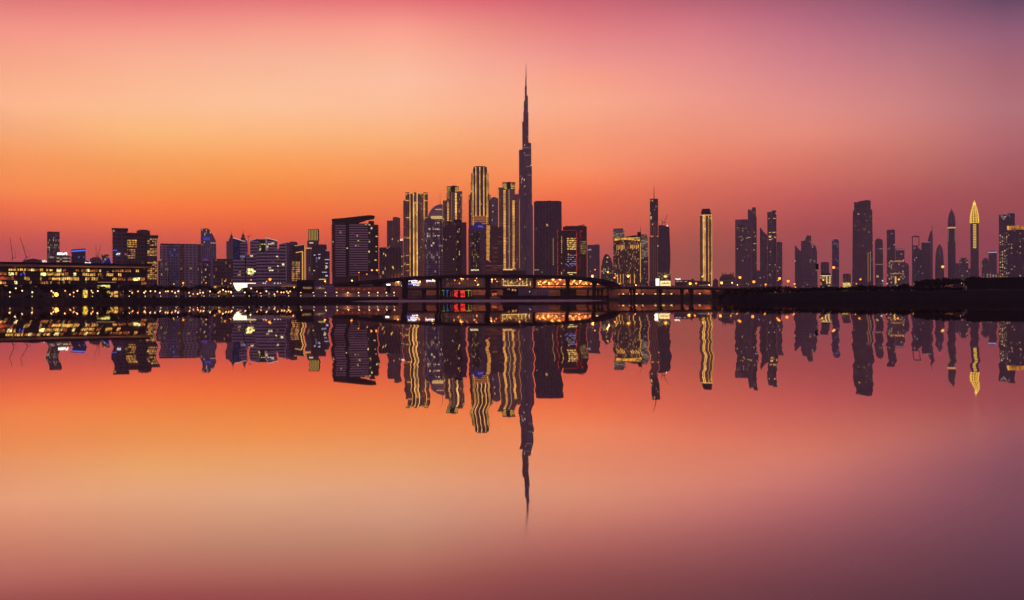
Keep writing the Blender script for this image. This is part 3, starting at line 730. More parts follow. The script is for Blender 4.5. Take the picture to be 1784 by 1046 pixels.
b = Bd('apartment_tower', 'hazy beige tower of two heights in the gap right of the blade roofed tower', 'tower', 686, 2000)
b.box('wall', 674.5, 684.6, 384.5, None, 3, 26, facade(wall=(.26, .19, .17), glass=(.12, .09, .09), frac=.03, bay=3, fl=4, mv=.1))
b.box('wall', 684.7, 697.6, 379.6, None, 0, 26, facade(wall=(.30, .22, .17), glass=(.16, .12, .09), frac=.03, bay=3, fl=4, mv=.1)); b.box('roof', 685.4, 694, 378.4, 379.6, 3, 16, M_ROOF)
b.box('annex', 697.4, 702.5, 420, None, -2, 12, facade(wall=(.35, .25, .25), glass=(.2, .15, .16))); b.sign(697.6, 702.6, 416.4, 419.6, glow((255, 235, 220), 1.8), 3, -2.5)
b = Bd('office_block', 'dark flat topped block between the blade roofed tower and the first golden tower', 'building', 680, 1000)
b.box('wall', 661, 698.8, 432, None, 0, 26, facade(wall=(.08, .06, .085), glass=(.03, .025, .04), frac=.03, st=.6, bay=3.2, fl=3.4, mu=.2, mv=.05))
b.box('roof', 663, 697, 431.3, 432, 2, 24, M_ROOF); b.box('annex', 661, 672, 462, None, -8, -.1, facade(wall=(.15, .1, .11), frac=.08, bay=2.5))
b.wins([(683.4, 464, 2.2, 3.2), (668, 441, 1.5, 3), (671.5, 443, 1.3, 4), (684.5, 467, 1.8, 2)], glow((255, 190, 90), 1.0), 0)
# ================================================================ the golden towers and their neighbours
GOLD_UPLIT = dict(wall=(.55, .33, .18), glass=(.12, .075, .06), lit=(255, 190, 100), frac=.05, st=.5, bay=3.4, fl=3.8)  # gold cladding, its colour raised to carry the strips' wash of light
b = Bd('golden_tower', 'broad golden lit tower with square corner turrets, leftmost of the golden towers', 'tower', 724, 1850)
b.box('wall', 707, 743.5, 338, None, 1, 40, facade(**GOLD_UPLIT)); b.box('shoulder', 703, 709, 349.8, None, 3, 36, facade(**GOLD_UPLIT)); b.box('shoulder', 741.5, 746, 339, None, 3, 36, facade(**GOLD_UPLIT))
for x0, x1 in ((707, 713.5), (720, 728), (738.5, 745.6)): b.box('turret', x0, x1, 335.4, 338.4, 0, 8, M_DARK)
b.box('pilaster', 713.6, 716, 337, None, -2, 1, facade(wall=(.45, .3, .2), frac=0)); b.box('pilaster', 719.6, 728.6, 336, None, -2.4, 1, facade(wall=(.40, .26, .17), glass=(.2, .12, .07), frac=.1, bay=2.2, fl=3.8))
b.vled((714.7,), 336.5, 481, 1.0, -2); b.vled((720.7, 727.2), 336, 481, 1.0, -2.4, LEDB); b.vled((739.4,), 337, 400, 1.0, 0); b.vled((722.4, 725.4), 352, 481, .55, -2.4)
b.hled((337.6, 349.8, 379.6, 414.8, 445.4, 461.3, 472), 707.5, 714.5, .8, 0); b.hled((337.6, 349.8, 379.6), 739, 745, .8, 0); b.hled((338.2,), 731, 745, 1.0, 0, GOLDW)
b.wins([(734, 363.4, .9, 1), (733.6, 354.5, .9, 1), (735.6, 417, .9, 1.2), (703.6, 415.6, .8, .9), (703.4, 446, .8, .9), (703.6, 461.5, .9, .9)], glow((255, 215, 150), 1.1), 1)

b = Bd('domed_tower', 'tower under a big half dome with a thin antenna, behind the violet glass tower', 'tower', 760, 2100)
b.box('wall', 746.5, 774, 384, None, 0, 40, facade(wall=(.22, .17, .19), glass=(.1, .08, .1), frac=.05, bay=3.6, fl=4))
cx, cz, rx, rz = 770, 381, 24.4, 27
prof = [(b.w(rx) * math.cos(math.pi / 2 * j / 9), b.z(cz) + b.w(rz) * math.sin(math.pi / 2 * j / 9)) for j in range(10)]
prof[-1] = (.05, prof[-1][1])
MB().lathe(prof, b.x(cx), 26, 28, 1, .8).build('dome', principled('dome_cladding', (.34, .26, .26), .45, .2, noise=.1, scale=.1), b.e, True)
b.mast(767.3, 336, 356, .45, 20)
for y_, x0 in ((377.4, 751), (379.3, 751), (381.2, 752)): b.hled((y_,), x0, 771, 1.1, 0, glow((255, 210, 130), 1.0), 'lit_ledge')
b.hled((364.7,), 758.6, 770.5, .9, 4.5, glow((255, 205, 130), 1.0), 'lit_ledge')
b = Bd('glass_tower', 'round cornered violet glass tower with dots of light, in front of the domed tower', 'tower', 755, 1500)
n_ = 12
foot = [(b.x(738.5 + 33 * (.5 - .5 * math.cos(math.pi * i / n_))), 14 - 14 * math.sin(math.pi * i / n_) ** .7) for i in range(n_ + 1)] + [(b.x(771.5, 30), 30), (b.x(738.5, 30), 30)]
MB().prism(foot, 0, b.z(383.4)).build('wall', facade(wall=(.26, .21, .31), glass=(.08, .07, .14), lit=(255, 205, 130), lit2=(190, 190, 255), frac=.10, st=.5, bay=3, fl=3.6, mu=.06, mv=.15), b.e)
b.box('roof', 741, 770, 382.4, 383.4, 6, 26, M_ROOF)
b.vled((741.6,), 384, 480, .5, 6, glow((185, 165, 190), .3), 'mullion'); b.vled((744.2, 765.8), 390, 480, .4, 1, glow((185, 165, 200), .25), 'mullion')
b.wins([(758.8, 388, 1.2, 1.3), (762.6, 388, 3.2, 1.3), (758.6, 399, 1.3, 1.4), (763, 399.2, 3, 1.2), (757.8, 410.3, 1.6, 1.5), (762.4, 410.4, 3.4, 1.2)], glow((255, 220, 170), .9), -.4)

b = Bd('golden_tower', 'golden tower of three steps with a yellow crown, just right of the domed tower', 'tower', 788, 1900)
b.box('wall', 778.5, 799, 335, None, 0, 34, facade(**GOLD_UPLIT)); b.box('shoulder', 771.8, 779, 349.5, None, 3, 30, facade(**GOLD_UPLIT)); b.box('shoulder', 798.4, 806.2, 333.4, None, 2.5, 30, facade(**GOLD_UPLIT))
b.box('crown', 779.2, 799.4, 326, 335, 1, 20, M_DARK); b.box('roof', 778.5, 800, 324.8, 326, .5, 21, M_ROOF); b.poly('roof', [(786, 324.8), (790, 323.4), (796, 324), (797, 324.8)], 4, 12, M_ROOF)
for y_ in (327.2, 329.2, 331.2, 333.2): b.hled((y_,), 779.6, 785.4, 1.2, .5, GOLDW, 'crown_light'); b.hled((y_,), 793.4, 798.8, 1.2, .5, GOLDW, 'crown_light')
for y_ in (336.5, 339.5, 342.5, 345.5): b.hled((y_,), 779, 783.4, .8, 0, glow((230, 180, 90), .7), 'lit_ledge')
for y in range(0, 13): b.wins([(779.6, 351.5 + y * 2.7, 2.6, 1.6)], LED, 0)
for y in range(0, 20): b.wins([(793.4, 336.5 + y * 2.6, 2.8, 1.6)], LEDB, 0)
for y in range(0, 14): b.wins([(787.0, 337 + y * 3.6, .8, .9)], glow((255, 220, 170), .8), 0)
b.vled((805.6, 771.9), 336, 388, .5, 2.4, glow((255, 190, 100), .6))
b = Bd('apartment_tower', 'dark brown gridded tower with a raised middle, before the second golden tower', 'tower', 792, 1250)
b.poly('wall', [(772.2, None), (772.2, 396.5), (776.4, 396), (776.4, 388.4), (778, 387.6), (813, 387.6), (813, None)], 0, 30, facade(wall=(.11, .07, .075), glass=(.03, .02, .03), lit=(255, 175, 100), lit2=(220, 220, 200), frac=.06, st=.5, bay=2.4, fl=3.2, mu=.2, mv=.3))
b.box('plant_room', 791.5, 804.6, 383, 387.5, 4, 22, M_DARK); b.box('plant_room', 778.5, 786, 385.4, 387.5, 4, 22, M_DARK)
b.box('recess', 795.5, 803.6, 393, None, -.6, 0, facade(wall=(.03, .02, .03), glass=(.015, .012, .02), lit=(255, 190, 110), frac=.1, st=.6, bay=2, fl=3.2)); b.box('corner_pier', 805, 813, 390, None, -1.2, 0, principled('brown_render', (.12, .07, .08), .8, noise=.2, scale=.1))
b.wins([(784, 412, .8, 1.2), (789.6, 451, 1.5, 1.8), (777, 417.5, 1, 1.4)], glow((215, 225, 200), .9), 0)

b = Bd('golden_tower', 'tallest golden tower with tapering shoulders and bright vertical light lines', 'tower', 836, 2000)
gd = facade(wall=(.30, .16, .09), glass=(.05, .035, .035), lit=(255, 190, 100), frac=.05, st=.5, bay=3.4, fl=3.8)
b.box('wall', 827.4, 846.6, 290.6, None, 0, 40, gd)
for x0, x1, t, d0 in ((824.6, 827.4, 296, 2), (846.6, 849.2, 296, 2), (821.6, 824.6, 302, 4), (849.2, 851.6, 302, 4), (820, 821.6, 317, 5), (851.6, 852.8, 317, 5), (817, 820, 340, 6), (852.8, 855.4, 340, 6)):
    b.box('shoulder', x0, x1, t, None, d0, 36, gd)
b.box('turret', 825.2, 828.4, 291.5, 296, 1, 8, M_DARK); b.box('turret', 845.6, 848.8, 291.5, 296, 1, 8, M_DARK); b.box('roof', 828.4, 845.6, 289.6, 290.6, 2, 30, M_ROOF)
b.vled((829.6, 836.6, 843.6), 291, 377, .95, 0, LEDB); b.vled((825.4, 823.6, 848.6, 850.2), 302, 378, .75, 2, LED); b.vled((821, 852), 310, 336, .6, 4, LED); b.vled((831.2, 842.4), 300, 376, .6, 0, glow((230, 140, 60), .6))
for y_ in (377, 380.2, 383.4, 386.6, 390): b.hled((y_,), 824.8, 849, .9, -.3, glow((245, 150, 70), .8))
b.vled((824.6, 848.8), 376, 393, .9, 1, LED); b.vled((818.3, 854), 341, 348, .6, 5.8, glow((255, 200, 140), .7)); b.vled((822, 851), 350, 392, .5, 3, glow((240, 160, 80), .6))

b = Bd('office_tower', 'purple slab tower crowned by a low rounded cap of deep blue light', 'tower', 830, 1400)
b.box('wall', 816.3, 846, 399.2, None, 0, 30, facade(wall=(.17, .12, .15), glass=(.12, .09, .12), frac=0, bay=6, fl=3.6))
b.box('glass_front', 820.6, 836, 403, 474, -.8, 0, facade(wall=(.04, .03, .04), glass=(.015, .015, .02), lit=(255, 190, 100), lit2=(190, 200, 120), frac=.2, st=.4, bay=2, fl=3.2, clump=18))
b.poly('cap', [(820, 399), (820.6, 395), (825, 392.8), (828, 388.5), (833, 386.2), (838, 387), (841, 391), (844, 394), (845, 399)], 3, 24, glow((20, 25, 120), .55))
b.sign(833, 842.4, 393, 396.4, glow((140, 150, 255), .6), 5, 2.2); b.sign(820.8, 834.6, 469.6, 472.2, glow((255, 245, 190), 1.3), 7, -1.6, .6)
b = Bd('striped_tower', 'tower ringed by thin orange floor lines with a gold column down its left edge', 'tower', 861, 1550)
b.poly('wall', [(846.2, None), (846.2, 391.5), (853, 391.2), (862, 394), (869, 396.5), (876.5, 396), (876.5, None)], 0, 30, facade(wall=(.15, .09, .08), glass=(.06, .045, .05), lit=(230, 120, 60), frac=.5, st=.22, bay=9, fl=3.5, mu=.02, mv=.62))
for y in range(0, 26): b.wins([(847.6 + .25 * math.sin(y), 393.4 + y * 2.35, 6.4 - .05 * y, 1.3)], glow((255, 175, 75), .95), 0)
b.wins([(851, 453.5, 2.4, 1.6), (853, 455.5, 2, 1.4)], glow((255, 60, 50), 1.0), 0)
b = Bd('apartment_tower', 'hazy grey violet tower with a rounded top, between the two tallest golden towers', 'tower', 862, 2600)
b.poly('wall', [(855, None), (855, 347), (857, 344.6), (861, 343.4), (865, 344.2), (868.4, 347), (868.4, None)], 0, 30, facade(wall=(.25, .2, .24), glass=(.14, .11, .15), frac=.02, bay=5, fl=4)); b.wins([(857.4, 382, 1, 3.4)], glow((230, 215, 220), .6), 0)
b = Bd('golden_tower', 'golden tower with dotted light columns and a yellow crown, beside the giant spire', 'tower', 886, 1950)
b.box('wall', 876, 897.6, 331, None, 0, 36, facade(**GOLD_UPLIT)); b.box('shoulder', 868.6, 876.6, 327, None, 2.6, 32, facade(**GOLD_UPLIT)); b.box('shoulder', 897, 906, 342.4, None, 3, 32, facade(**GOLD_UPLIT))
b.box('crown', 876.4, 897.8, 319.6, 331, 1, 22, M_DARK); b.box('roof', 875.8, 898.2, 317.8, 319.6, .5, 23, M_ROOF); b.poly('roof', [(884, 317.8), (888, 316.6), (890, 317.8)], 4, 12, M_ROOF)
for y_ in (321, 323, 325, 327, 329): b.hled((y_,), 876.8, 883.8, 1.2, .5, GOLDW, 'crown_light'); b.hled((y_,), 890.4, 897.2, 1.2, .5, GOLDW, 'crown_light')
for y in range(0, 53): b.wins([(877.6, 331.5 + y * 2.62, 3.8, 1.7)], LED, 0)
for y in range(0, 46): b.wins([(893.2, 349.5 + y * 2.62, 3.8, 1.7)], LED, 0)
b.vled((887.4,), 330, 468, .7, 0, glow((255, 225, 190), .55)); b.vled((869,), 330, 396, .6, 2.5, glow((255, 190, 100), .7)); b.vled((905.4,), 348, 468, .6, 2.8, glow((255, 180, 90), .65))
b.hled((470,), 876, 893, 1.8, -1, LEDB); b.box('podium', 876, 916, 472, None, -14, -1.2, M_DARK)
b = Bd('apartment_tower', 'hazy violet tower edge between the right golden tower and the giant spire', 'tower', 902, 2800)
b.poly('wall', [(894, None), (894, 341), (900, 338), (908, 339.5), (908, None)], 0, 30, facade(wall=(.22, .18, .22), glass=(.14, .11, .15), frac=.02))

# ---------------------------------------------------------------- the giant stepped spire
b = Bd('skyscraper', 'giant stepped needle skyscraper far taller than everything else, ending in a thin spire', 'skyscraper', 917, 3500)
fbk = facade(wall=(.20, .15, .18), glass=(.07, .055, .075), lit=(255, 205, 150), frac=.016, st=.8, bay=5, fl=7, mu=.12, mv=.1, clump=90)
def petal(xc, rx, top, bot=None, d=40, nm='wing'):
    r = b.w(rx)
    MB().lathe([(r, 0 if bot is None else b.z(bot, d)), (r, b.z(top, d) - 2.), (r * .86, b.z(top, d))], b.x(xc, d), d, 20, 1, 1).build(nm, fbk, b.e)
petal(917.2, 4.6, 194, None, 40, 'core')
petal(910.0, 5.2, 261.5, None, 34); petal(921.8, 5.6, 289, None, 26); petal(914.4, 3.7, 212, None, 30); petal(921.6, 4.8, 249.5, None, 44)
petal(916, 8, 310, None, 60); petal(924.6, 4.4, 358, None, 20); petal(908.6, 4.6, 330, None, 20); petal(916.4, 2.9, 176, 200, 40, 'upper_tier'); petal(918.4, 2.5, 167, 200, 42, 'upper_tier')
petal(917.1, 1.8, 150, 180, 40, 'upper_tier'); petal(917.4, 1.05, 135, 152, 40, 'spire_base')
b.mast(917.6, 112.5, 136, .75, 40, 'spire')
lt = glow((255, 225, 185), 1.0)
for x0, x1, y_, d in ((914.5, 922, 221.5, 34), (912, 924, 256.4, 24), (914, 924, 269.5, 22), (905.6, 909, 305.8, 27), (920, 926, 304.8, 15), (917, 923.5, 290, 15)):
    b.hled((y_,), x0, x1, .7, d - 6, glow((225, 190, 170), .45), 'lit_ledge')
b.wins([(920.4, 192, 1.4, 1.6), (920, 236.5, 1.3, 1.4), (914.4, 251, 1, 2.4), (913.6, 323.3, 2, 1.2), (913.4, 311, 1.2, 3.4), (909, 312, .9, 1.6), (924.6, 287, 1.6, 1.4), (910, 362, 1.2, 1.4), (914, 395, 1.2, 1.2), (911, 441, 1, 1)], lt, 14)
b.vled((925.4,), 400, 470, .5, 14, glow((240, 170, 110), .5)); b.vled((922.2,), 420, 470, .4, 14, glow((240, 170, 110), .4))

b = Bd('office_tower', 'massive plain dark slab tower immediately right of the giant spire', 'tower', 955, 1500)
b.corner('wall', 930.6, 944, 979, 350.8, None, 0, facade(wall=(.10, .075, .10), glass=(.065, .05, .07), frac=.004, st=.7, bay=5.5, fl=3.8, mu=.2, mv=.05), 351.6, 351.4, .5)
b.box('roof', 933, 976, 350.2, 350.9, 12, 34, M_ROOF); b.poly('plant_room', [(952, 350.4), (958, 349.4), (960, 350.4)], 14, 20, M_ROOF)
b.wins([(963.6, 415.5 + i * 3.4, 1, 2) for i in range(14)], glow((255, 185, 95), .7), 3); b.wins([(934.5, 398, 1.2, 1.3), (931.6, 470, 3, 1), (935.6, 470, 3, 1), (944, 474, 1.2, 1)], glow((250, 215, 180), .7), -2)
b = Bd('office_building', 'black office block trimmed with red light lines, lit yellow and white floors inside', 'building', 998, 1300)
b.box('wall', 981, 1022.6, 395.2, None, 10, 40, facade(wall=(.06, .045, .055), glass=(.025, .02, .03), lit=(255, 200, 110), frac=.03, bay=3, fl=3.5)); b.box('roof', 985, 1021, 393.8, 395.2, 12, 38, M_ROOF)
b.box('front_block', 971, 1004.8, 402, None, 0, 30, facade(wall=(.07, .035, .045), glass=(.03, .018, .025), lit=(255, 150, 90), frac=.06, st=.5, bay=3, fl=3.5))
RED = glow((235, 60, 45), .6, vary=.15)
b.vled((971.8, 1004.6), 401, 482, .9, 0, RED); b.hled((401.6,), 980, 1004, .8, 0, glow((200, 50, 45), .4))
b.box('red_corner', 1005, 1014.5, 401, 418, 8, 10, facade(wall=(.12, .02, .02), glass=(.06, .01, .01), lit=(235, 60, 45), frac=.5, st=.5, bay=2, fl=3, clump=12))
b.vled((1007, 1010.8), 402, 470, .5, 8, glow((220, 50, 45), .4, vary=.2))
yw = glow((255, 205, 110), .95, vary=.35)
for r_ in range(6): b.wins([(988.3 + c * 4.1, 415 + r_ * 3.6, 3.6, 2.1) for c in range(4)], yw, 0)
bw = glow((200, 205, 255), .6, vary=.5)
for r_ in range(5): b.wins([(988.6 + c * 4.1, 444.5 + r_ * 3.6, 3.2, 1.0) for c in range(4) if (c * 7 + r_ * 3) % 4], bw, 0)
b.wins([(985.5 + i * 2.3, 459.5 + (i % 3) * 1.7, 1.6, 1.3) for i in range(8)], glow((150, 150, 255), .7), 0); b.wins([(989, 474.5, 4, 1.8), (993.6, 474.8, 5, 1.2), (999, 474.8, 5, 1.2), (992, 478, 6, .9)], glow((255, 225, 150), 1.1), 0)
for r_ in range(8): b.wins([(1012 + c * 3.2, 420 + r_ * 3, 2.8, 1.6) for c in range(3)], glow((190, 170, 80), .45, vary=.3), 10)
b.wins([(978.2, 412 + i * 3.4, 1.3, 2) for i in range(9)], glow((255, 190, 90), .7), 0); b.wins([(977.8, 474, 1.4, 4), (978, 458, 1.2, 2)], glow((255, 190, 90), .8), 0)
MB().tube([(b.x(1000), 16, b.z(394)), (b.x(1019), 16, b.z(390.4))], .5).build('roof_crane', M_STEEL, b.e)

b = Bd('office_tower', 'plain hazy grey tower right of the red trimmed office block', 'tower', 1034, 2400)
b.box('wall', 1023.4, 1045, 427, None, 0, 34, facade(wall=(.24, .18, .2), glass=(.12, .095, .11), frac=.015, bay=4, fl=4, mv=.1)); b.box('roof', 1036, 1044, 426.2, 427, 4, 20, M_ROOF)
b.sign(1024.4, 1031, 433.4, 436.6, glow((235, 215, 220), .7), 4)
b = Bd('curved_tower', 'low tower with a curved pointed roof and greenish windows, right of the plain grey tower', 'tower', 1057, 1900)
b.poly('wall', [(1046, None), (1047.4, 466), (1050, 453), (1053, 445), (1056, 442.4), (1060, 444), (1064.4, 450), (1067, 458), (1068.4, 470), (1068.4, None)], 0, 26, facade(wall=(.2, .15, .15), glass=(.09, .08, .07), lit=(230, 215, 120), frac=.2, st=.55, bay=3, fl=3.6, rows=.2))
b.wins([(1057.4, 448, 2.6, 2)], glow((255, 190, 90), 1.1), 0)

b = Bd('hotel_tower', 'wide hotel tower with amber windows under a glowing sloped gold cornice', 'tower', 1092, 1500)
b.poly('wall', [(1070, None), (1070, 417), (1112, 413.4), (1116.4, 412), (1116.4, None)], 0, 30, facade(wall=(.20, .13, .11), glass=(.04, .03, .035), lit=(255, 185, 95), frac=.22, st=.5, bay=1.8, fl=3.4, mu=.25, clump=30))
b.poly('cornice', [(1071, 419.6), (1071, 415.6), (1090, 414.2), (1115, 413.6), (1115, 420.4), (1100, 418.4), (1085, 417.6)], -1.2, -.05, glow((255, 185, 60), 1.0, vary=.12))
b.poly('roof', [(1069.6, 416.6), (1069.6, 415.2), (1088, 413), (1105, 410.4), (1116.6, 410.4), (1116.6, 412.8)], -.5, 30, M_DARK)
b.box('penthouse', 1110.8, 1117, 404.6, 410.3, 4, 18, M_DARK); b.mast(1116.3, 393.5, 406, .4)
for i in range(6): b.vled((1075 + i * 2.5,), 427, 437 - (i % 3) * 1.5, .9, 0, LED, 'tall_window')
for i in range(5): b.vled((1099.6 + i * 3.1,), 427, 433 + (i % 2) * 2, 1.6, 0, LED, 'tall_window')
b.vled((1116,), 424, 492, 1.0, 0, glow((250, 190, 80), .9)); 
for x in (1076, 1081, 1086, 1098, 1105.4): b.vled((x,), 478, 494, .9, 0, LED, 'tall_window')
for k_, (x0, x1, t, m_) in enumerate(((1068.4, 1088.6, 398.6, 446), (1116, 1129.6, 409, 448))):
    b = Bd('office_tower', ('pale green lit slab rising behind the left end of the gold corniced hotel', 'pale lit slab standing behind the right end of the gold corniced hotel')[k_], 'tower', (x0 + x1) / 2, 2000)
    b.box('wall', x0, x1, m_, None, 0, 26, facade(wall=(.2, .15, .15), lit=(235, 220, 170), frac=.2, st=.4, bay=3, fl=3.8))
    pl = facade(wall=(.3, .28, .24), glass=(.2, .2, .16), lit=(215, 200, 140), lit2=(230, 205, 160), frac=.95, st=.42, bay=4, fl=3.3, mu=.02, mv=.4)
    b.box('upper_storeys', x0, x1 - .4, t + 4, m_ - .1, 0, 26, pl); b.box('crown', x0 + (.4 if k_ else 0), x1 - 2.4, t + .8, t + 4, 2, 22, pl); b.box('roof', x0 + 1, x1 - 3, t - .2, t + .8, 3, 20, M_ROOF)

b = Bd('spired_tower', 'slender dark tower with a needle antenna, right of the gold corniced hotel', 'tower', 1140, 2000)
fd = facade(wall=(.14, .10, .10), glass=(.05, .04, .05), lit=(255, 200, 120), frac=.02, st=.7, bay=3.6, fl=4, mu=.2)
b.box('wall', 1132.7, 1147, 347.2, None, 0, 26, fd); b.box('shoulder', 1131, 1132.6, 412, None, 3, 24, fd); b.box('shoulder', 1147.1, 1149, 412, None, 3, 24, fd); b.box('roof', 1133.4, 1146.4, 346.4, 347.2, 2, 22, M_ROOF)
b.mast(1140, 324.3, 347, .75, 12)
b.vled((1134.4, 1138.4, 1141.6, 1145.4), 385, 490, .5, 0, glow((190, 110, 80), .45)); b.vled((1131.2, 1148.6), 412, 490, .55, 3, glow((240, 160, 90), .6)); b.hled((412,), 1133, 1138.4, 2.4, 0, glow((240, 150, 70), .6), 'lit_ledge'); b.hled((412,), 1144.6, 1149, 2, 0, glow((240, 150, 70), .6), 'lit_ledge')
b.wins([(1140.6, 365, 1.2, 1.3), (1133.4, 377, 2.6, 5.4), (1133.2, 370, .8, 4)], glow((235, 200, 110), .7), 0)
b = Bd('curved_tower', 'bulging unfinished tower with cranes on its roof, beside the needle tower', 'tower', 1158, 1800)
b.poly('wall', [(1147.6, None), (1147.6, 393), (1153, 392), (1160, 393.6), (1166.4, 396), (1167.4, 420), (1168.2, 445), (1168, 462), (1166.8, 474), (1166.8, None)], 0, 26, facade(wall=(.14, .105, .12), glass=(.08, .065, .075), lit=(255, 220, 170), frac=.01, bay=3.4, fl=3.6))
b.wins([(1162, 392.5, 1.6, 2.4)], glow((255, 235, 190), 1.6), 0)
b.box('podium', 1148, 1168.6, 475, None, -8, -.2, facade(wall=(.28, .2, .15), lit=(255, 210, 120), frac=.5, st=.6, bay=2.5, fl=3.4))
for lab, px, top, jib, ct in (('small crane with a long raised jib on the bulging unfinished tower', 1158.4, 387.5, (1163.6, 372.5), (1155.6, 386)), ('small crane with a short jib on the left of the unfinished tower roof', 1154.6, 388.6, (1152.4, 381.5), (1156.6, 387))):
    c = crane(lab, 1812, px, 394, top, jib, ct, .4)

b = Bd('billboard', 'tall bright white standing billboard at the foot of the needle tower', 'billboard', 1145.4, 940)
b.box('panel', 1142.4, 1148.8, 485.6, 498, 0, 1, glow((255, 242, 215), 1.7)); b.box('frame', 1142, 1149.2, 485.2, 498.4, .1, 1.2, M_STEEL); b.box('leg', 1144, 1146.8, 498.4, None, .2, 1, M_STEEL)
b = Bd('billboard', 'wide bright billboard with dark lettering beside the tall white one', 'billboard', 1160, 940)
b.box('panel', 1150.4, 1168.2, 489.6, 498.2, 0, 1, glow((255, 225, 150), 1.4)); b.box('frame', 1150, 1168.8, 489.2, 498.6, .1, 1.2, M_STEEL)
b.sign(1152.6, 1166.8, 491.8, 495.4, M_DARK, 7, -.42, .6); b.box('leg', 1153, 1154, 498.6, None, .2, 1, M_STEEL); b.box('leg', 1165, 1166, 498.6, None, .2, 1, M_STEEL)

b = Bd('warehouse', 'long low dark building with a white rooftop sign behind the lower bridge', 'building', 1206, 1050)
b.poly('wall', [(1176, None), (1176, 488.4), (1200, 488), (1220, 490), (1236.5, 491.4), (1236.5, None)], 0, 30, facade(wall=(.06, .045, .05), glass=(.03, .025, .03), lit=(240, 235, 255), frac=.02))
b.sign(1176.6, 1185.8, 485.2, 488, glow((255, 245, 235), 1.6), 5, .5, .8)
for x in (1178, 1184, 1192.6): b.wins([(x, 490.3, 4.6, .8)], glow((225, 215, 230), .6), 0)
b.wins([(1218 + i * 2.6, 497, 1.2, .8) for i in range(7)], glow((220, 215, 240), .7), 0); b.box('plant_room', 1205, 1208.6, 486, 488.4, 6, 12, M_DARK)

b = Bd('golden_tower', 'lone golden lit tower with a dark arched crown, right of the billboards', 'tower', 1230.5, 2000)
b.box('wall', 1219.6, 1236, 376, None, 0, 30, facade(wall=(.5, .31, .13), glass=(.22, .14, .07), frac=.03, lit=(255, 200, 110), bay=3, fl=3.8)); b.box('wall', 1236.1, 1241.4, 377, None, 2, 28, facade(wall=(.5, .31, .13), glass=(.22, .14, .07), frac=.03))  # wall colour warmed here too for the glow of the strips
b.box('crown', 1221.6, 1239.4, 370.6, 376, 3, 24, M_DARK); b.poly('crown', [(1222, 370.6), (1222.6, 366), (1225, 363.8), (1231, 364), (1236, 363.6), (1238, 366), (1238.2, 370.6)], 5, 22, M_DARK)
b.hled((375,), 1221, 1240.6, 1.0, 0, LED); b.vled((1225.6, 1228.4), 374.6, 490, 1.0, 0, LEDB); b.vled((1234.8, 1239.8), 376, 499, .95, 0, LED); b.vled((1219.8, 1241.2), 378, 496, .6, 2, glow((240, 190, 90), .7)); b.vled((1227,), 376, 490, .6, 0, glow((230, 140, 60), .6))
b.wins([(1227.6, 397, 2, 4)], glow((255, 225, 150), .9), -.2)

# ================================================================ the right-hand skyline
FRN = [0]
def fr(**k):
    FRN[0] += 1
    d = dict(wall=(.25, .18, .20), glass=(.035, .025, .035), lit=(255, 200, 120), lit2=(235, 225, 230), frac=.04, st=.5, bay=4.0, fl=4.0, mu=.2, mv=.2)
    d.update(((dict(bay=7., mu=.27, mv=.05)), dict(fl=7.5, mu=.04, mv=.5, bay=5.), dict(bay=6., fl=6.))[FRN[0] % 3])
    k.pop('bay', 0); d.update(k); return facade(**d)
b = Bd('domed_building', 'low building with a shallow dome and four roof turrets, right of the lone golden tower', 'building', 1267, 2200)
b.box('wall', 1253.6, 1281, 485, None, 0, 40, fr(frac=.03)); b.poly('roof', [(1253.6, 485), (1257, 480.6), (1262, 478.4), (1272, 478), (1277, 479.4), (1281, 485)], 1, 38, M_ROOF)
for x in (1258, 1262.4, 1272.4, 1276.4): b.box('turret', x, x + 1.8, 475.6, 480, 6, 12, M_ROOF)
b = Bd('low_building', 'small dark block tucked between the lone golden tower and the domed building', 'building', 1247, 2100)
b.poly('wall', [(1242, None), (1242, 489), (1246, 485.4), (1251.4, 488.6), (1251.4, None)], 0, 26, fr(frac=.02))
Y4 = 3600
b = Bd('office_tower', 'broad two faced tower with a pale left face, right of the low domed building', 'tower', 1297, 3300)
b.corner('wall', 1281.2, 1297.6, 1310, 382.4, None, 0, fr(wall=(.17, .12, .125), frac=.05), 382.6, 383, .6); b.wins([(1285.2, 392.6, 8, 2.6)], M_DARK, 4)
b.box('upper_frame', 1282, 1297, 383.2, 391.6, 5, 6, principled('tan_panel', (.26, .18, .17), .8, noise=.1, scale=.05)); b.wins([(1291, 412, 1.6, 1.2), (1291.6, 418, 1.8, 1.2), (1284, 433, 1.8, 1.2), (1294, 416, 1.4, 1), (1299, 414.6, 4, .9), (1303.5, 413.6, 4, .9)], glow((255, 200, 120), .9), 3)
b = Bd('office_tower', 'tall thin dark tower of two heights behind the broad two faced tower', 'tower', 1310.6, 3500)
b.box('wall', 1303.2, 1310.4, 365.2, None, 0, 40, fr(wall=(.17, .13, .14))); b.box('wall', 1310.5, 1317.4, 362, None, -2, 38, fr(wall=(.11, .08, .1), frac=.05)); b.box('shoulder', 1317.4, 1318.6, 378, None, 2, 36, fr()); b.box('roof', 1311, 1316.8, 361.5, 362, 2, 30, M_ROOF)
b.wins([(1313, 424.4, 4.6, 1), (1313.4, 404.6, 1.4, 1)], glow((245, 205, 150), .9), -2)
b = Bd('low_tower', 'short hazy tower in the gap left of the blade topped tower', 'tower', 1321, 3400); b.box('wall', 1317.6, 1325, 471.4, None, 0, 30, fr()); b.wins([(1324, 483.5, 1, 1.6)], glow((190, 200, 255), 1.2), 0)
b = Bd('blade_tower', 'tower with a sharply slanted blade top, left of the dark tower with lit bands', 'tower', 1330.6, 3500)
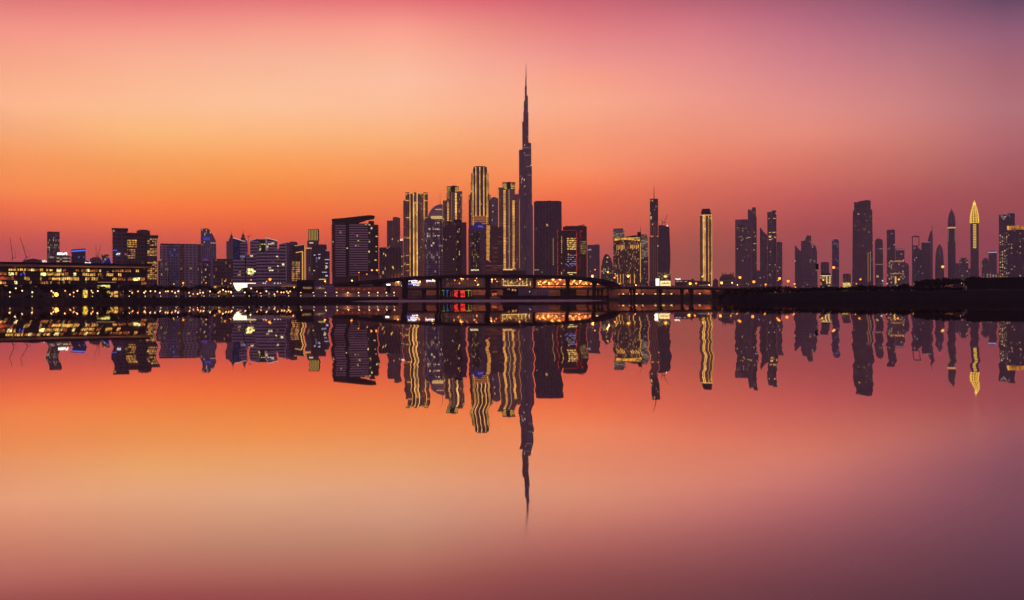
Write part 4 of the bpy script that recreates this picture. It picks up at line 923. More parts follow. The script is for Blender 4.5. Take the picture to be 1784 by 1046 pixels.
b.poly('wall', [(1324.2, None), (1324.2, 398), (1326, 397.4), (1331, 405), (1337, 410), (1337, None)], 0, 34, fr(wall=(.2, .14, .15), frac=.06, bay=4)); b.mast(1325, 396.6, 400, .35)
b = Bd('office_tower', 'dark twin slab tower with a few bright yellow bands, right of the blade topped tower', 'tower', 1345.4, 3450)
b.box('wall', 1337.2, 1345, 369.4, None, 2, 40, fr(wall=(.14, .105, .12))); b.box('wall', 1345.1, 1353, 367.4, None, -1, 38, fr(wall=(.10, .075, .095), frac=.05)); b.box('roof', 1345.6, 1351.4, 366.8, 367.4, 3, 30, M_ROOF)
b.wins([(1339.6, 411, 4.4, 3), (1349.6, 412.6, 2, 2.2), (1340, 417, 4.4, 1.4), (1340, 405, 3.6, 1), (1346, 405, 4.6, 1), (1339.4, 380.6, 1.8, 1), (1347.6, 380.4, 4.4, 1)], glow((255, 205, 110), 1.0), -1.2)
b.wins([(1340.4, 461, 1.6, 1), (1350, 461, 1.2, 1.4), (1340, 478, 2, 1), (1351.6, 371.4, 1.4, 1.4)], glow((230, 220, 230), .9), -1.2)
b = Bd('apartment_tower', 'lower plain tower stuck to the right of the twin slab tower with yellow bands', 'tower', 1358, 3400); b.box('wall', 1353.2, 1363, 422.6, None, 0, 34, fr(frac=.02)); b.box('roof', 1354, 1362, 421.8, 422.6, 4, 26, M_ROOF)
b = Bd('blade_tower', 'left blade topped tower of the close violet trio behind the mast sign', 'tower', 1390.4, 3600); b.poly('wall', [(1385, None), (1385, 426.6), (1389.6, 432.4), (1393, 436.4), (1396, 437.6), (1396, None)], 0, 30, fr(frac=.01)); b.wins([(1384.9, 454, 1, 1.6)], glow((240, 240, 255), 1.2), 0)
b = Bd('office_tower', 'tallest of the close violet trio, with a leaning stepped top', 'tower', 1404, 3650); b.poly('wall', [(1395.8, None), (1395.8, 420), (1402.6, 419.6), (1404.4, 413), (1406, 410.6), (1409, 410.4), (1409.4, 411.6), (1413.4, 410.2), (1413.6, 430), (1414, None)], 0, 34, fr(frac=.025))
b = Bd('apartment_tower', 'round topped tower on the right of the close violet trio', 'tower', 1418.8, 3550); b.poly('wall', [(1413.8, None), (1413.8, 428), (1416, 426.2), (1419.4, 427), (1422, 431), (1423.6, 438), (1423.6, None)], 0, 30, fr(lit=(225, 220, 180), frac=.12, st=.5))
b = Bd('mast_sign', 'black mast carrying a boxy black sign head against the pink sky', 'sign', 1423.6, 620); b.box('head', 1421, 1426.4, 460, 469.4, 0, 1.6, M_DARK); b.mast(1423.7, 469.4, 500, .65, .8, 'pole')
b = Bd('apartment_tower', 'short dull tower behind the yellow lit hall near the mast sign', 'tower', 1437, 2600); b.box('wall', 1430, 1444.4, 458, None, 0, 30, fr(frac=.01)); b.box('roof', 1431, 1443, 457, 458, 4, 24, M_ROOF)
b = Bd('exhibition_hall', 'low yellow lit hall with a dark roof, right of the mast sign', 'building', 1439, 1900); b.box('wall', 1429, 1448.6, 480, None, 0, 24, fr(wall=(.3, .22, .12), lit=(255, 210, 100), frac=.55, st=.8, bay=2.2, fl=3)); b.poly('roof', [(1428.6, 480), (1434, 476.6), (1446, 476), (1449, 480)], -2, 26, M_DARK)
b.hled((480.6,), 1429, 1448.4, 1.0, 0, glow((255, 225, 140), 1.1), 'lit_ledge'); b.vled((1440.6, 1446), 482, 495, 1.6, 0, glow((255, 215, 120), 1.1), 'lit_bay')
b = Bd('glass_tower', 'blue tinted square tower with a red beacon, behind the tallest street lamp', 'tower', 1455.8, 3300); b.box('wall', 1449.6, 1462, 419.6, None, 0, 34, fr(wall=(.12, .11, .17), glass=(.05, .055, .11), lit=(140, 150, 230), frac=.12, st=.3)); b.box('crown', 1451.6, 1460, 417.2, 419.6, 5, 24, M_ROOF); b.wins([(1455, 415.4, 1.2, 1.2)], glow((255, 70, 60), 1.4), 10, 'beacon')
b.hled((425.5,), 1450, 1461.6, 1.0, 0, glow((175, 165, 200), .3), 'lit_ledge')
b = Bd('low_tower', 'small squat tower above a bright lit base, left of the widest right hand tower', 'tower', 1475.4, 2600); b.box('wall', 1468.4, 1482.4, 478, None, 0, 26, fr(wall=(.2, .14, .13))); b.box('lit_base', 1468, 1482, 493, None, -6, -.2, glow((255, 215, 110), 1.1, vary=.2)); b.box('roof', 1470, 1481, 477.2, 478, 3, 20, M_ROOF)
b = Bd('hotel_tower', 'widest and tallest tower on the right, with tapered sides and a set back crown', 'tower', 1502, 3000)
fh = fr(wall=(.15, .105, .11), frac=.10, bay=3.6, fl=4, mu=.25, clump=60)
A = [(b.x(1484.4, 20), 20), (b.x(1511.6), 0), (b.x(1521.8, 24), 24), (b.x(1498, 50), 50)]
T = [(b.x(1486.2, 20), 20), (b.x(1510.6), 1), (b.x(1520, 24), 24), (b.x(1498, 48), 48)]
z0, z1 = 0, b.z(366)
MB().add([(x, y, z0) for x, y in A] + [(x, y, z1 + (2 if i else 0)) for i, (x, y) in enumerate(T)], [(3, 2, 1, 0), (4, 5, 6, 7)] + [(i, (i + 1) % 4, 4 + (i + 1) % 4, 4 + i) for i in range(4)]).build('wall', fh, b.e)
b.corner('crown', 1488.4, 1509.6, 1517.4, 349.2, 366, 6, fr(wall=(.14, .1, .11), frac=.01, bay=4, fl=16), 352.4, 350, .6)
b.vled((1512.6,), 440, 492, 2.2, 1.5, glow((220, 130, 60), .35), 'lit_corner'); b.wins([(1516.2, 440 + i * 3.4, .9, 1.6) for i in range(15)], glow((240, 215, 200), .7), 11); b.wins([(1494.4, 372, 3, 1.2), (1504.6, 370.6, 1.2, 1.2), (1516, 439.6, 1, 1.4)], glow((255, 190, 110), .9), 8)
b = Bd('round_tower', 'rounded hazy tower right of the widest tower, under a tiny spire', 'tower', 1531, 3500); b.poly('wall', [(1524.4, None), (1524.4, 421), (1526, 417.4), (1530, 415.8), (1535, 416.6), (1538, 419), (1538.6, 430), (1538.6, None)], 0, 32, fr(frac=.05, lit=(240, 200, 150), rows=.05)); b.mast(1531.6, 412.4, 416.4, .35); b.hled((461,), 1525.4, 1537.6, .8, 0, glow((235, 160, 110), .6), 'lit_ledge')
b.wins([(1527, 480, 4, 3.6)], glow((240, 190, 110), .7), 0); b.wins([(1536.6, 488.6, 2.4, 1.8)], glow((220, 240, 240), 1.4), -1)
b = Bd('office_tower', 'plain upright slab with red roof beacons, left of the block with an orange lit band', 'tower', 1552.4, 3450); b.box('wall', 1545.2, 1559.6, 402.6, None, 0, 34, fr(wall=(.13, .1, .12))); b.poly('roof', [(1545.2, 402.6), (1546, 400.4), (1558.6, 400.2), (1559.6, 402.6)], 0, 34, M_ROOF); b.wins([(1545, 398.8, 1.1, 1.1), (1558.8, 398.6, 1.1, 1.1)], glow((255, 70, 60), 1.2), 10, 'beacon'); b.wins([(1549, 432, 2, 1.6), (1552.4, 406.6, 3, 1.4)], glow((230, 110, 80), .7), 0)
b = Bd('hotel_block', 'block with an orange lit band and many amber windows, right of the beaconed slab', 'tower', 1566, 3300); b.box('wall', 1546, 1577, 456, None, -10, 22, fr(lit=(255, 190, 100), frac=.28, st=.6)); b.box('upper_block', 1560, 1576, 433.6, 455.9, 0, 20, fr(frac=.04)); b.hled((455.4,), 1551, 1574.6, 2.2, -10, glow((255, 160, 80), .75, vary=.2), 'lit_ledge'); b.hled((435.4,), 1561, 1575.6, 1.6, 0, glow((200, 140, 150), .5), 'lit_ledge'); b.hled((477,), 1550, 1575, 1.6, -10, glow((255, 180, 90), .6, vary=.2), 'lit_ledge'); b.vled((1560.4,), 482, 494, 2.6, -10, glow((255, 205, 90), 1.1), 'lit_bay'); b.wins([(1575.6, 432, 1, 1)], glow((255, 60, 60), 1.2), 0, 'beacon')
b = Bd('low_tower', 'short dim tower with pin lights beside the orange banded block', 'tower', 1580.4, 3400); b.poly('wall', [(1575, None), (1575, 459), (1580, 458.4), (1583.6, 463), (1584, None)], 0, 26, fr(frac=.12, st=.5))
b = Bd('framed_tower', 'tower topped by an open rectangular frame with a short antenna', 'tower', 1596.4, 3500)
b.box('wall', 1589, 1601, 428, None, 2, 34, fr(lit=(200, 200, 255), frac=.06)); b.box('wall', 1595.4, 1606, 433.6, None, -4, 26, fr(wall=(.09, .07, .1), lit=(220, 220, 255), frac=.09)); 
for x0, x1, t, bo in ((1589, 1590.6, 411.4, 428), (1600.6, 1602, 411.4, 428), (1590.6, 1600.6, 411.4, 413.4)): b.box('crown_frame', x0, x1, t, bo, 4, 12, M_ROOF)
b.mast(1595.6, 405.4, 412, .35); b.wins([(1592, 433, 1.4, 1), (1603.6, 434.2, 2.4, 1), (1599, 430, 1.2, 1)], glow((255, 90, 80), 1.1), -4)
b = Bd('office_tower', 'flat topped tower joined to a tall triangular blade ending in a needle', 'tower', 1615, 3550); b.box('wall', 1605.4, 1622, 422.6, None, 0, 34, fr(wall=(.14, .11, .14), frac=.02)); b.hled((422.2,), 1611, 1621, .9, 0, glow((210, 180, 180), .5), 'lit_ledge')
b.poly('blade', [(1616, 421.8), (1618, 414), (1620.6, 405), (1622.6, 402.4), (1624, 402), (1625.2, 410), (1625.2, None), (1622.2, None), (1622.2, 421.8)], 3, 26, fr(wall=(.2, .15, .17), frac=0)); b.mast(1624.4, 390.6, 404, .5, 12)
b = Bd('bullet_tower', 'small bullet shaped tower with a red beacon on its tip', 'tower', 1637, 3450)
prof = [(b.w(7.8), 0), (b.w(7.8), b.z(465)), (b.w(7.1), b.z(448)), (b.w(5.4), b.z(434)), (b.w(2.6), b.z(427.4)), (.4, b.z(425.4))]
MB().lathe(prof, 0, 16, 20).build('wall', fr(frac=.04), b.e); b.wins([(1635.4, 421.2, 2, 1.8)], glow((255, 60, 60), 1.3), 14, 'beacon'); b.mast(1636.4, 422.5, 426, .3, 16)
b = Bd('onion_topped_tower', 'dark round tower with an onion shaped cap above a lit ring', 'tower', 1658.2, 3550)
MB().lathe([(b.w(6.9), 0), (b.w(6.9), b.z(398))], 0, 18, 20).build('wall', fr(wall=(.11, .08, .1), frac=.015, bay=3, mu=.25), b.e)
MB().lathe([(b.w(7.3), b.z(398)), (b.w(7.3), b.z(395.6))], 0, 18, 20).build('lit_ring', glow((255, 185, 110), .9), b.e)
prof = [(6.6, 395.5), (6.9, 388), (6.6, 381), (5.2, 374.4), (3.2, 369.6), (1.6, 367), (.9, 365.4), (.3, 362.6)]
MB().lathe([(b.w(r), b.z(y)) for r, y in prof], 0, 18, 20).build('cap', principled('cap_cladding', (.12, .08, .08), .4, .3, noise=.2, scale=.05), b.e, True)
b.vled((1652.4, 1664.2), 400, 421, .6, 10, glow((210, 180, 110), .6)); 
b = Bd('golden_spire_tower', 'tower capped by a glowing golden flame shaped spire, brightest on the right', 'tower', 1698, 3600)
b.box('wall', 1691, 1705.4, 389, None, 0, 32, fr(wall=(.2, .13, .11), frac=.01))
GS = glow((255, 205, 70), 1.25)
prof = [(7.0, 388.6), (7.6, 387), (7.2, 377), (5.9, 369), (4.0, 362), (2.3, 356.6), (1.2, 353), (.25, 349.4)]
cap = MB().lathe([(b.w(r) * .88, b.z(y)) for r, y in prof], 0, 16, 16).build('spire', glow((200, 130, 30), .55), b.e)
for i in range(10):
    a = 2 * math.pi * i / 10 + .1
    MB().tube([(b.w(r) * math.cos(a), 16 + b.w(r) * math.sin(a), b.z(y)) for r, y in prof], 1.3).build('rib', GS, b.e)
for y, r in ((388, 7.4), (383.4, 7.5), (379, 7.3), (374.6, 6.9), (370.4, 6.2), (366, 5.2)):
    MB().tube([(b.w(r) * math.cos(2 * math.pi * i / 16), 16 + b.w(r) * math.sin(2 * math.pi * i / 16), b.z(y)) for i in range(17)], 1.1).build('hoop', GS, b.e)
MB().ball((0, 16, b.z(355)), 5).build('tip', glow((255, 235, 140), 1.8), b.e)
for i in range(15): b.wins([(1695.6, 391 + i * 2.85, 5.6, 1.7)], glow((255, 205, 80), 1.1), 0)
b = Bd('low_tower', 'narrow dim tower between the onion capped tower and the stepped hotel', 'tower', 1668, 3400); b.box('wall', 1664.4, 1672, 459, None, 0, 26, fr())
b = Bd('stepped_hotel', 'pale stepped block with lit edges between the onion capped and golden spire towers', 'tower', 1679, 3300); b.box('wall', 1671.4, 1687, 452.6, None, 0, 26, fr(wall=(.22, .16, .15), frac=.22, lit=(245, 215, 150))); b.box('roof', 1674, 1684, 449.4, 452.6, 4, 20, M_ROOF)
b = Bd('low_tower', 'small block at the left foot of the golden spire tower', 'tower', 1689, 3350); b.box('wall', 1687, 1691.4, 468, None, 0, 20, fr(frac=.2))
b = Bd('apartment_tower', 'stepped hazy block right of the golden spire tower', 'tower', 1717, 3500); b.box('wall', 1710.4, 1722.4, 454, None, 0, 26, fr(frac=.1)); b.box('upper_block', 1713.4, 1721, 450, 454, 4, 20, fr()); b.wins([(1711.4, 463, 1.2, 1.2)], glow((255, 190, 80), 1), 0)
b = Bd('apartment_tower', 'slab with a white roof line under a blue glow beside the stepped hazy block', 'tower', 1729.6, 3400); b.box('wall', 1722.5, 1736.8, 440.6, None, -2, 26, fr(frac=.08)); b.hled((440,), 1722.5, 1736.8, 1.2, -2, glow((235, 215, 220), .9), 'lit_ledge'); b.box('blue_crown', 1724.4, 1735, 437, 439.2, 3, 18, glow((60, 50, 190), .6))
b = Bd('low_building', 'low arcade with orange lit bays in front of the white roof lined slab', 'building', 1730, 2600); b.box('wall', 1719, 1740, 477.4, None, 0, 26, fr(lit=(250, 150, 70), frac=.7, st=.45, bay=4.5, fl=6, rows=.4)); b.box('roof', 1718.6, 1740.4, 476.6, 477.4, -1, 26, M_ROOF)
b = Bd('office_tower', 'tall dark tower with crossed light braces at its top, partly behind the gold crowned tower', 'tower', 1754, 3000)
b.box('wall', 1740.6, 1768.4, 374, None, 0, 40, fr(wall=(.08, .06, .08), glass=(.035, .03, .045), frac=.03)); b.box('crown', 1756, 1767.6, 372.2, 374, 4, 30, M_DARK); b.box('window_bay', 1741.2, 1755, 406, 484, -1.5, 0, fr(wall=(.1, .07, .08), lit=(255, 210, 95), frac=.42, st=.75, bay=2.6, fl=3.6, clump=20))
for xa, ya, xc_, yc in ((1743.6, 374.6, 1749, 383), (1749, 383, 1755, 374.6), (1746.6, 375, 1749, 380), (1757.6, 374, 1760, 378)): MB().tube([(b.x(xa), -1, b.z(ya)), (b.x(xc_), -1, b.z(yc))], .55).build('light_brace', glow((215, 205, 225), .6), b.e)
b = Bd('office_tower', 'dark tower with a gold lit crown band at the right edge of the picture', 'tower', 1772, 2700); b.box('wall', 1755, 1790, 394, None, 0, 30, fr(wall=(.06, .05, .07), glass=(.03, .025, .05), lit=(255, 190, 100), lit2=(110, 100, 230), frac=.12, st=.55, bay=3, fl=3.6)); b.box('crown_band', 1754.6, 1790.4, 393.2, 400.4, -1, -.05, glow((235, 150, 40), .7, vary=.1)); b.box('crown_cap', 1755, 1758.4, 393.6, 400, -1.6, -1.05, glow((255, 190, 60), 1.0))
# ================================================================ the near shore
ORD = 'first second third fourth fifth sixth seventh eighth ninth tenth eleventh twelfth thirteenth fourteenth fifteenth sixteenth seventeenth eighteenth nineteenth twentieth'.split()
def ordinals(pxs, marks):
    """for each column: its ordinal to the right of the nearest landmark on its left"""
    cnt, out = {}, {}
    for px in sorted(pxs):
        m = [t for x, t in marks if x <= px][-1]
        cnt[m] = cnt.get(m, 0) + 1
        out[px] = (ORD[cnt[m] - 1], m)
    return out
MARKS = [(-99, 'the picture edge'), (97, 'the big starry lamp'), (148, 'the yellow lit gate'), (186, 'the lakeside pavilion'), (240, 'the amber windowed building'), (279, 'the grey balcony block'), (350, 'the sail tower'),
         (419, 'the bright white canopy'), (463, 'the peaked office roof'), (532, 'the dark box building'), (618, 'the blade roofed tower')]

# ---- long low campus building
b0, b1 = at(-50, 500, 586), at(255.5, 500, 640)
e = empty('campus_building', (b1.x, b1.y, GZ), math.atan2(b1.y - b0.y, b1.x - b0.x))
tag(e, 'long low dark campus building with rows of lit windows under a flat overhanging roof', 'building')
LN = (b1 - b0).length
d_ = (b1 - b0).normalized()
def cx(px):
    u = (px - PXC) / FPX   # where the sight line of this column meets the front wall
    t = (u * b1.y - b1.x) / (d_.x - u * d_.y)
    return t
z_ = lambda z: z - GZ - 1.0
MB().box(-LN, 0, 0, 40, 0, z_(23.2)).build('wall', facade(wall=(.03, .025, .03), glass=(.02, .018, .025), lit=(255, 170, 70), frac=.05, st=.35, bay=1.6, fl=3.0, mu=.1, mv=.3, clump=12), e)
MB().box(-LN - 3, 3.0, -3.5, 42, z_(24.1), z_(25.4)).build('roof', M_DARK, e)
MB().box(-LN - 2.6, 2.4, -2.9, 40, z_(22.7), z_(24.1)).build('fascia', principled('bronze_fascia', (.30, .16, .09), .5, .3, noise=.15, scale=.3), e)
MB().box(cx(-40), cx(255), -2.95, -2.9, z_(22.9), z_(23.3)).build('fascia_light', glow((200, 120, 60), .35, vary=.05), e)
rc = random.Random(11)
YW, OW, BW, RW = [glow((255, 188, 80), s, vary=.9, mullion=1.2) for s in (.9, 1.2, 1.5)], [glow((250, 140, 55), s, vary=.9, mullion=1.2) for s in (.45, .7)], [glow((255, 235, 150), s, vary=.5) for s in (1.3, 1.8)], [glow((240, 90, 50), .5, vary=.5)]
rows = [
 (19.9, 21.7, 'Y15-28 Y30-33 Y35-40 Y42-46 O47-53 B54-60 O61-69 Y70-76 Y81-84 Y86-92 B99-107 O110-115 O132-138 O142-150 B151-156 O157-171 B173-176 Y196-198 O200-215 O217-228 Y237-242'),
 (17.2, 19.3, 'O0-5 O6-12 B15-24 Y26-30 B71-80 Y81-111 O112-120 B128-133 Y144-166 O171-178 Y186-198 Y206-212'),
 (14.4, 16.6, 'R0-12 O13-18 R19-24 Y42-52 Y70-73 O85-90 Y91-106 B107-112 Y113-138 B149-152 O153-157 Y159-171 Y196-203 O205-219 O223-230 B231-244 O245-253'),
 (11.9, 13.9, 'Y0-3 O4-11 B25-30 Y52-55 O71-80 Y81-84 Y88-91 O100-104 O246-255'),
 (9.4, 11.2, 'Y2-5 Y7-13 O60-66'),
]
nw = 0
for zb_, zt_, spec in rows:
    for s_ in spec.split():
        kind, (x0, x1) = {'Y': YW, 'O': OW, 'B': BW, 'R': RW}[s_[0]], map(float, s_[1:].split('-'))
        n_ = max(1, round((x1 - x0) / 5.6))
        for i in range(n_):
            a, q = x0 + (x1 - x0) * i / n_, x0 + (x1 - x0) * (i + 1) / n_ - .2
            MB().box(cx(a), cx(q), -.3, -.03, z_(zb_ + rc.uniform(0, .25)), z_(zt_ - rc.uniform(0, .25))).build('window', rc.choice(kind), e); nw += 1
for x in (37, 43): MB().box(cx(x - 1), cx(x + 1), -.3, -.03, z_(17.4), z_(18.6)).build('window', glow((60, 90, 255), .9), e)
for zz in (22.2, 19.5, 16.9, 14.1, 11.6): MB().box(-LN, 0, -.9, -.31, z_(zz - .1), z_(zz + .25)).build('floor_slab', M_DARK, e)

# ---- lakeside pavilion, gate, tent, footbridge, box building
b = Bd('pavilion', 'two storey lakeside pavilion with a bright upper room and amber lit openings below', 'pavilion', 190, 548)
b.box('wall', 167, 206, 494, None, 2, 14, M_DARK); b.box('roof', 169, 204, 491.6, 493, -1.5, 15, M_DARK); b.hled((492.2,), 170.6, 202, .6, -1.5, glow((220, 170, 130), .6), 'lit_edge')
b.box('lit_room', 169.4, 192, 497, 502.6, 1.4, 1.95, glow((255, 240, 130), 1.4, vary=.4)); 
for x, w_, y0, y1 in ((186, 3, 507, 511), (189.4, 4, 506.6, 511.6), (194, 4.4, 508, 517), (199, 6.6, 507.6, 512.6), (199, 6.6, 514, 518), (206.4, 1, 498, 503)): b.box('lit_opening', x, x + w_, y0, y1, 1.4, 1.95, glow((255, 190, 90), 1.1, vary=.6))
for x in (186, 193, 198.4, 206): b.box('column', x, x + .6, 493, None, .2, .8, M_DARK)
b.box('annex', 208, 216, 508, None, 3, 10, principled('terracotta', (.30, .13, .07), .8, noise=.2, scale=.5)); b.box('lit_opening', 209, 215, 509, 516, 2.5, 2.95, glow((200, 90, 40), .45, vary=.5))
b = Bd('lit_gate', 'small arched gate glowing yellow at the edge of the water', 'gate', 148.6, 536)
b.poly('arch', [(144.2, 519), (144.2, 507), (145.4, 504.6), (148, 503.6), (148.8, 501.6), (149.6, 503.6), (151.8, 504.6), (153, 507), (153, 519)], 1, 3.6, principled('gilt', (.45, .3, .1), .5, noise=.3, scale=1.))
b.box('lit_panel', 145.6, 151.8, 506.4, 513.6, .6, .95, glow((255, 225, 100), 1.5, vary=.7)); b.box('lit_panel', 146.4, 151, 514.4, 519, .6, .95, glow((255, 200, 40), 1.5)); b.vled((144.8, 152.5), 506, 517, .5, .9, glow((230, 190, 70), .9))
b = Bd('canopy', 'dazzling white lit tent canopy with a drooping tip above the palms', 'canopy', 419, 610)
WT = glow((255, 244, 205), 1.7)
b.poly('fabric', [(406.6, 493.2), (431, 493.2), (431, 500.6), (425, 501.2), (420, 504), (415.6, 507.4), (412.6, 506.4), (409.6, 502), (407.4, 497)], 0, 9, WT)
for x in (408, 415, 430): b.mast(x, 496, 516, .35, 4, 'pole')
b = Bd('footbridge', 'low grey footbridge with a white lit edge running right from the canopy', 'footbridge', 475, 640)
b.poly('deck', [(405, 494.6), (431.3, 494.6), (500, 494.8), (517, 496), (517, 499.2), (505, 498), (490, 498.2), (460, 499.2), (431.3, 499.6), (405, 499)], 0, 7, principled('pale_concrete', (.36, .29, .27), .8, noise=.15, scale=.4))
b.box('parapet_light', 407, 446, 493.2, 494.4, .2, .5, WT); b.box('parapet', 446.2, 506, 493.2, 494.4, .2, .6, principled('violet_rail', (.3, .24, .3), .6))
b.wins([(458, 493, 1.8, 1.4), (461.4, 493, 1.8, 1.4), (477.6, 493, 2, 1.4), (483.4, 493, 2, 1.4), (488, 493.2, 1.2, 1)], glow((255, 225, 235), 1.3), .1, 'rail_light')
b.poly('arch_light', [(490, 499.4), (504, 498.3), (516, 499.4), (516, 499.9), (504, 499), (490, 499.9)], -.4, -.05, glow((230, 160, 90), .6))
for x in (437, 456, 480, 500): b.box('pier', x, x + 1.4, 499, None, 2, 4, M_CONC)
b = Bd('service_building', 'windowless dark box building with a dim row of lower windows, right of the footbridge', 'building', 532, 660)
b.box('wall', 517, 547, 488.4, None, 0, 16, M_DARK); b.box('roof', 516.6, 547.4, 487.8, 488.4, -.4, 16.4, M_ROOF)
b.wins([(528 + i * 2.1, 500 + .2 * (i % 3), 1.5, 3.6) for i in range(8)], glow((240, 180, 100), .35, vary=.8), 0)
b = Bd('low_building', 'low pale violet building with a lit slatted row, beside the dark box building', 'building', 564, 700)
b.poly('wall', [(547.6, None), (547.6, 499.6), (563, 496.4), (582, 496.4), (582, None)], 2, 18, principled('violet_plaster', (.26, .2, .26), .85, noise=.12, scale=.2))
b.wins([(551 + i * 2.3, 500.4, 1.3, 3.4) for i in range(7)], glow((250, 190, 120), .5, vary=.8), 2)
b = Bd('retaining_wall', 'orange lit low wall below the bridge ramp, under the blade roofed tower', 'wall', 640, 760)
b.box('wall', 583, 700, 499.6, None, 0, 3, principled('orange_brick', (.40, .17, .09), .85, noise=.25, scale=.3)); b.box('coping', 582.6, 700, 498.8, 499.6, -.4, 3.4, M_CONC)
b.wins([(585 + i * 9.3, 503.2 + (i % 2) * .4, 5.2, 1.0) for i in range(11)], glow((235, 95, 40), .5, vary=.3), 0, 'wall_light')
b = Bd('promenade_wall', 'low dull violet wall carrying the lamps right of the dark box building', 'wall', 610, 575)
b.box('wall', 522, 690, 511, None, 0, 1, principled('violet_stone', (.20, .15, .18), .85, noise=.2, scale=.4)); b.box('coping', 521.6, 690.4, 510.4, 511, -.2, 1.2, M_STONE)

# ---- promenade lamps and quay lights
M_POST = principled('lamp_post', (.03, .03, .03), .5, .5)
def lamp_thing(name, h, r, mat, arm=0.):
    e = empty(name, (0, 0, 0))
    MB().tube([(0, 0, 0), (0, 0, h - r * .8)], [.11, .06]).build('post', M_POST, e)
    if arm: MB().tube([(0, 0, h - .3), (-arm, 0, h + .2)], .07).build('arm', M_POST, e)
    MB().ball((-arm, 0, h), r).build('globe', mat, e, True)
    MB().lathe([(.22, 0), (.22, .25), (.12, .4)], n=8).build('base', M_POST, e)
    return e
GLOBE = glow((255, 205, 150), 2.6); GLOBEO = glow((255, 165, 85), 2.8); SOD = glow((255, 150, 50), 2.4)
q1 = [(205,745),(245,757),(268,743),(293,758),(352,743),(414,757),(428,743),(478,743),(525,743),(573,758),(632,743),(655,743),(697,743),(727,758),(760,743),(868,757),(912,770),(955,770),(980,757),(1010,757),(1082,745),(1165,757),(1180,745),(1240,745),(1268,745),(1295,757)]
q2 = [(50,845),(105,860),(130,865),(200,848),(245,845),(270,870),(335,830),(395,862),(430,875),(490,860),(570,890),(600,862),(640,870),(665,870),(695,860),(710,875),(730,860),(770,818),(838,875),(963,875),(983,883),(1087,873),(1200,873),(1314,873)]
pl = [(17.4,509.5),(27.5,502.5),(38.7,507),(56.4,509.5),(89.7,507.5),(93,510),(113.8,507.2),(122,513.5),(128.4,510),(134.9,507.2),(159,507),(161.4,510),(170.4,507.2)]
pl += [(180 + x / 5.8125, 380 + y / 5.8125) for x, y in q1] + [(380 + x / 5.8125, 360 + y / 5.8125) for x, y in q2]
pl += [(606.1,510.2),(624.7,510.2),(642.6,510.2),(658.2,510.2),(673,510.2),(686.5,510.2)]
o_ = ordinals([p[0] for p in pl], MARKS)
rl = random.Random(4)
protoL = {}
for px, py in pl:
    Y = 528 + .055 * px + rl.uniform(0, 8) if px < 520 else 574
    p = at(px, py, Y); h = round(p.z - GZ - .3, 1)
    key = (px > 520, px < 210)
    col = GLOBE if px > 520 or px < 60 else (GLOBEO if rl.random() < .4 else GLOBE)
    k_ = (h, col.name)
    if k_ in protoL: e_ = copy_tree(protoL[k_])
    else: e_ = protoL[k_] = lamp_thing('promenade_lamp', h, .4 if px < 520 else .36, col)
    e_.location = (p.x, p.y, GZ + .3)
    a_, m_ = o_[px]
    tag(e_, f'globe lamp on a post on the quay, {a_} right of {m_}', 'street lamp', 'globe lamps along the quay')
e_ = lamp_thing('promenade_lamp', 3.6, 1.05, glow((255, 160, 60), 6)); p = at(98.2, 513.6, 524); e_.location = (p.x, p.y, p.z - 3.6)
tag(e_, 'big starry orange lamp low over the water, brightest on the left quay', 'street lamp', 'globe lamps along the quay')
bl = [17, 56, 92.6, 128.4, 161, 193, 225, 253, 280, 307, 331, 355.5, 381, 406, 434, 455, 479, 503, 524, 547, 567, 587, 605.5, 625, 643, 658, 674, 687]
o_ = ordinals(bl, MARKS); pb = None
for px in bl:
    Y = 518.2 + (px + 60) / 754 * 40
    p = at(px, 518, Y)
    if pb is None:
        pb = empty('bollard_light', (0, 0, 0))
        MB().lathe([(.16, 0), (.16, .55), (.2, .56)], n=8).build('post', M_POST, pb); MB().ball((0, 0, .82), .26).build('globe', glow((255, 225, 160), 1.5), pb, True)
        e_ = pb
    else: e_ = copy_tree(pb)
    e_.location = (p.x, Y, 2.35)
    tag(e_, f'short bollard light on the quay edge, {o_[px][0]} right of {o_[px][1]}', 'bollard light', 'bollard lights on the quay edge')

def lamp_bulb(parent, loc, energy):
    ld = bpy.data.lights.new('lamp_bulb', 'POINT'); ld.color = (1, .40, .10); ld.energy = energy; ld.shadow_soft_size = 0
    lo = bpy.data.objects.new('lamp_bulb', ld); COL.objects.link(lo); lo.parent = parent; lo.location = loc
for i, t_ in enumerate([o for o in COL.objects if o.parent is None and o.name.startswith('promenade_lamp')]):
    if i % 3 == 0:
        g_ = [c for c in t_.children if c.name.startswith('globe')][0]
        lamp_bulb(t_, (0, -.9, max(v.co.z for v in g_.data.vertices) - .4), 400)

